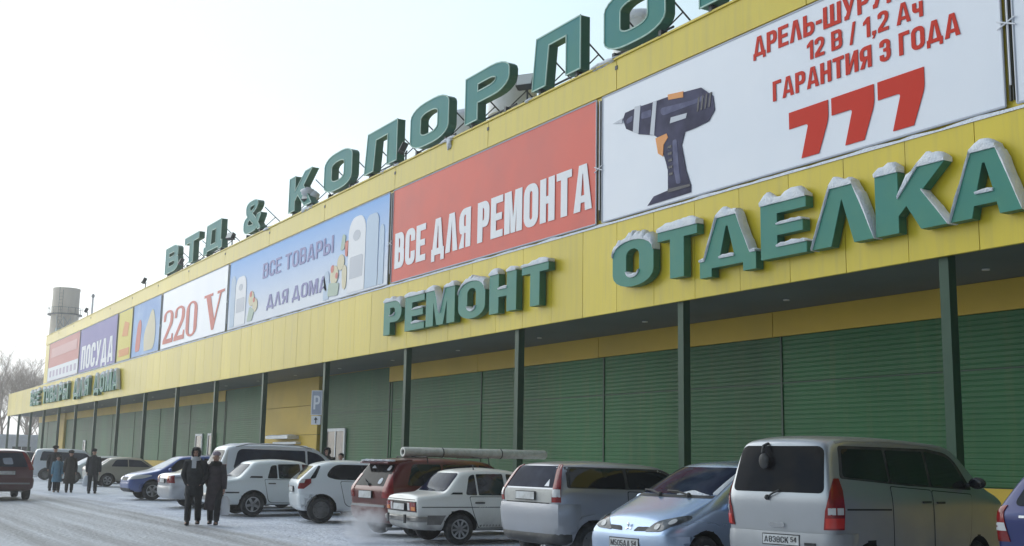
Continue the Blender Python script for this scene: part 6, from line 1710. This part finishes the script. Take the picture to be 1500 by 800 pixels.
# white pavilion beyond the open end of the canopy
pv = thing('pavilion', 'low white pavilion with snowy flat roof seen past the far columns', 'building', (-150, 21, 0))
b = MB(); b.box(-6, -9, 0, 0, 6, 3.1); b.build('wall', M['white_paint'], pv)
b = MB(); b.box(-6.4, -9.4, 3.11, .4, 6.4, 3.5); rf = b.build('roof', M['white_paint'], pv)
b = MB(); b.box(-6.3, -9.3, 3.503, .3, 6.3, 3.72); b.build('roof_snow', M['snow'], rf)
for i in range(4):
    y = -8.2 + i * 3.6
    b = MB(); b.box(.003, y, 1.0, .06, y + 2.3, 2.4); wn = b.build('window', M['white_paint'], pv)
    b = MB(); b.box(.062, y + .12, 1.1, .075, y + 1.1, 2.3); b.box(.062, y + 1.2, 1.1, .075, y + 2.18, 2.3); b.build('pane', M['dark_pane'], wn)
def tree(x, y, H, seed, label):
    rnd = random.Random(seed)
    r0 = thing('bare_tree', label, 'tree', (x, y, 0), 0, 'bare trees beyond the store')
    tb = MB(); cb_ = MB()
    top = H * .45
    pts = [Vector((rnd.uniform(-.15, .15) * i, rnd.uniform(-.15, .15) * i, top * i / 4)) for i in range(5)]
    tb.tube(pts, [.24, .21, .19, .17, .15], 8); tb.build('trunk', M['bark'], r0, smooth=60)
    def grow(p, d, L, r, lev):
        if lev == 0 or L < .25: return
        q = p + d * L * .55 + Vector((rnd.uniform(-.1, .1), rnd.uniform(-.1, .1), rnd.uniform(0, .1))) * L
        e = q + (d + Vector((rnd.uniform(-.25, .25), rnd.uniform(-.25, .25), rnd.uniform(-.05, .25)))).normalized() * L * .5
        cb_.tube([p, q, e], [r, r * .75, r * .5], 4 if lev < 4 else 5, cap=False)
        for i in range(4 if lev > 2 else 3):
            nd = (d + Vector((rnd.uniform(-.9, .9), rnd.uniform(-.9, .9), rnd.uniform(-.1, .7)))).normalized()
            grow(q.lerp(e, rnd.random()), nd, L * rnd.uniform(.55, .8), r * .55, lev - 1)
    for i in range(7):
        a = rnd.uniform(0, 6.28)
        s = pts[2].lerp(pts[4], rnd.random())
        grow(s, Vector((math.cos(a) * .6, math.sin(a) * .6, rnd.uniform(.6, 1.2))).normalized(), H * .24, .085, 5)
    grow(pts[4], Vector((0, 0, 1)), H * .27, .12, 5)
    cb_.build('crown', M['bark'], r0)
tl_ = [(-160, 16.0, 14.5, 'tallest bare tree at the left edge, rising above the canopy end'), (-172, 21.5, 14.5, 'bare tree just right of the tallest one'), (-166, 24.5, 12.0, 'bare tree whose crown meets the canopy end'),
       (-190, 27.5, 15.5, 'bare tree close behind the chimney side of the wood'), (-205, 25.0, 16.0, 'far bare tree behind the other trees'), (-158, 12.0, 12.5, 'bare tree outside the pavilion, mostly past the left edge'), (-184, 17.0, 13.5, 'slim bare tree far behind the pavilion'), (-196, 21.5, 15.0, 'dense bare tree in the middle of the far wood'), (-210, 30.5, 15.5, 'farthest bare tree of the far wood'), (-178, 19.0, 12.0, 'short dense bare tree above the pavilion roof'), (-170, 26.2, 9.5, 'small bare tree behind the last canopy columns'), (-198, 34.0, 13.0, 'low bare tree closest to the chimney')]
for i, (x, y, H, lab) in enumerate(tl_): tree(x, y, H, 20 + i, lab)

# exhaust of the white boxy sedan: a puff of steam hanging over the snow
mv = bpy.data.materials.new('exhaust_steam'); mv.use_nodes = True
t = mv.node_tree
for n_ in list(t.nodes): t.nodes.remove(n_)
o_ = t.nodes.new('ShaderNodeOutputMaterial'); pvn = t.nodes.new('ShaderNodeVolumePrincipled')
pvn.inputs['Color'].default_value = (.95, .96, 1, 1); pvn.inputs['Anisotropy'].default_value = 0.2
tc = t.nodes.new('ShaderNodeTexCoord')
ln = t.nodes.new('ShaderNodeVectorMath'); ln.operation = 'LENGTH'; t.links.new(tc.outputs['Object'], ln.inputs[0])
mr = t.nodes.new('ShaderNodeMapRange'); mr.inputs['From Min'].default_value = 1.0; mr.inputs['From Max'].default_value = .25
t.links.new(ln.outputs['Value'], mr.inputs['Value'])
nz = t.nodes.new('ShaderNodeTexNoise'); nz.inputs['Scale'].default_value = 2.2; nz.inputs['Detail'].default_value = 4; t.links.new(tc.outputs['Object'], nz.inputs['Vector'])
r2 = t.nodes.new('ShaderNodeMapRange'); r2.inputs['From Min'].default_value = .38; r2.inputs['From Max'].default_value = .7; t.links.new(nz.outputs['Fac'], r2.inputs['Value'])
mm = t.nodes.new('ShaderNodeMath'); mm.operation = 'MULTIPLY'; t.links.new(mr.outputs['Result'], mm.inputs[0]); t.links.new(r2.outputs['Result'], mm.inputs[1])
m4 = t.nodes.new('ShaderNodeMath'); m4.operation = 'MULTIPLY'; m4.inputs[1].default_value = 5.0; t.links.new(mm.outputs[0], m4.inputs[0])
t.links.new(m4.outputs[0], pvn.inputs['Density']); t.links.new(pvn.outputs[0], o_.inputs['Volume'])
b = MB(); b.ell((0, 0, 0), (1, 1, 1), 16, 10)
ex = b.build('exhaust_smoke', mv, None); ex.scale = (.75, .5, .42); ex.location = (-21.25, 9.35, .36); ex['kind'] = 'stuff'
tag(ex, 'pale puff of exhaust steam over the snow behind the boxy white sedan', 'smoke')


# ------------------------------------------------------------------ winter haze
b = MB(); b.box(-950, -650, -1.2, 650, 750, 40)
hz = b.build('haze', None, None)
mh = bpy.data.materials.new('haze'); mh.use_nodes = True
t = mh.node_tree
for n_ in list(t.nodes): t.nodes.remove(n_)
o_ = t.nodes.new('ShaderNodeOutputMaterial'); pvn = t.nodes.new('ShaderNodeVolumePrincipled')
pvn.inputs['Color'].default_value = (.97, .975, .98, 1); pvn.inputs['Density'].default_value = 0.0011; pvn.inputs['Anisotropy'].default_value = 0.72
t.links.new(pvn.outputs[0], o_.inputs['Volume'])
hz.data.materials.append(mh); hz['kind'] = 'stuff'
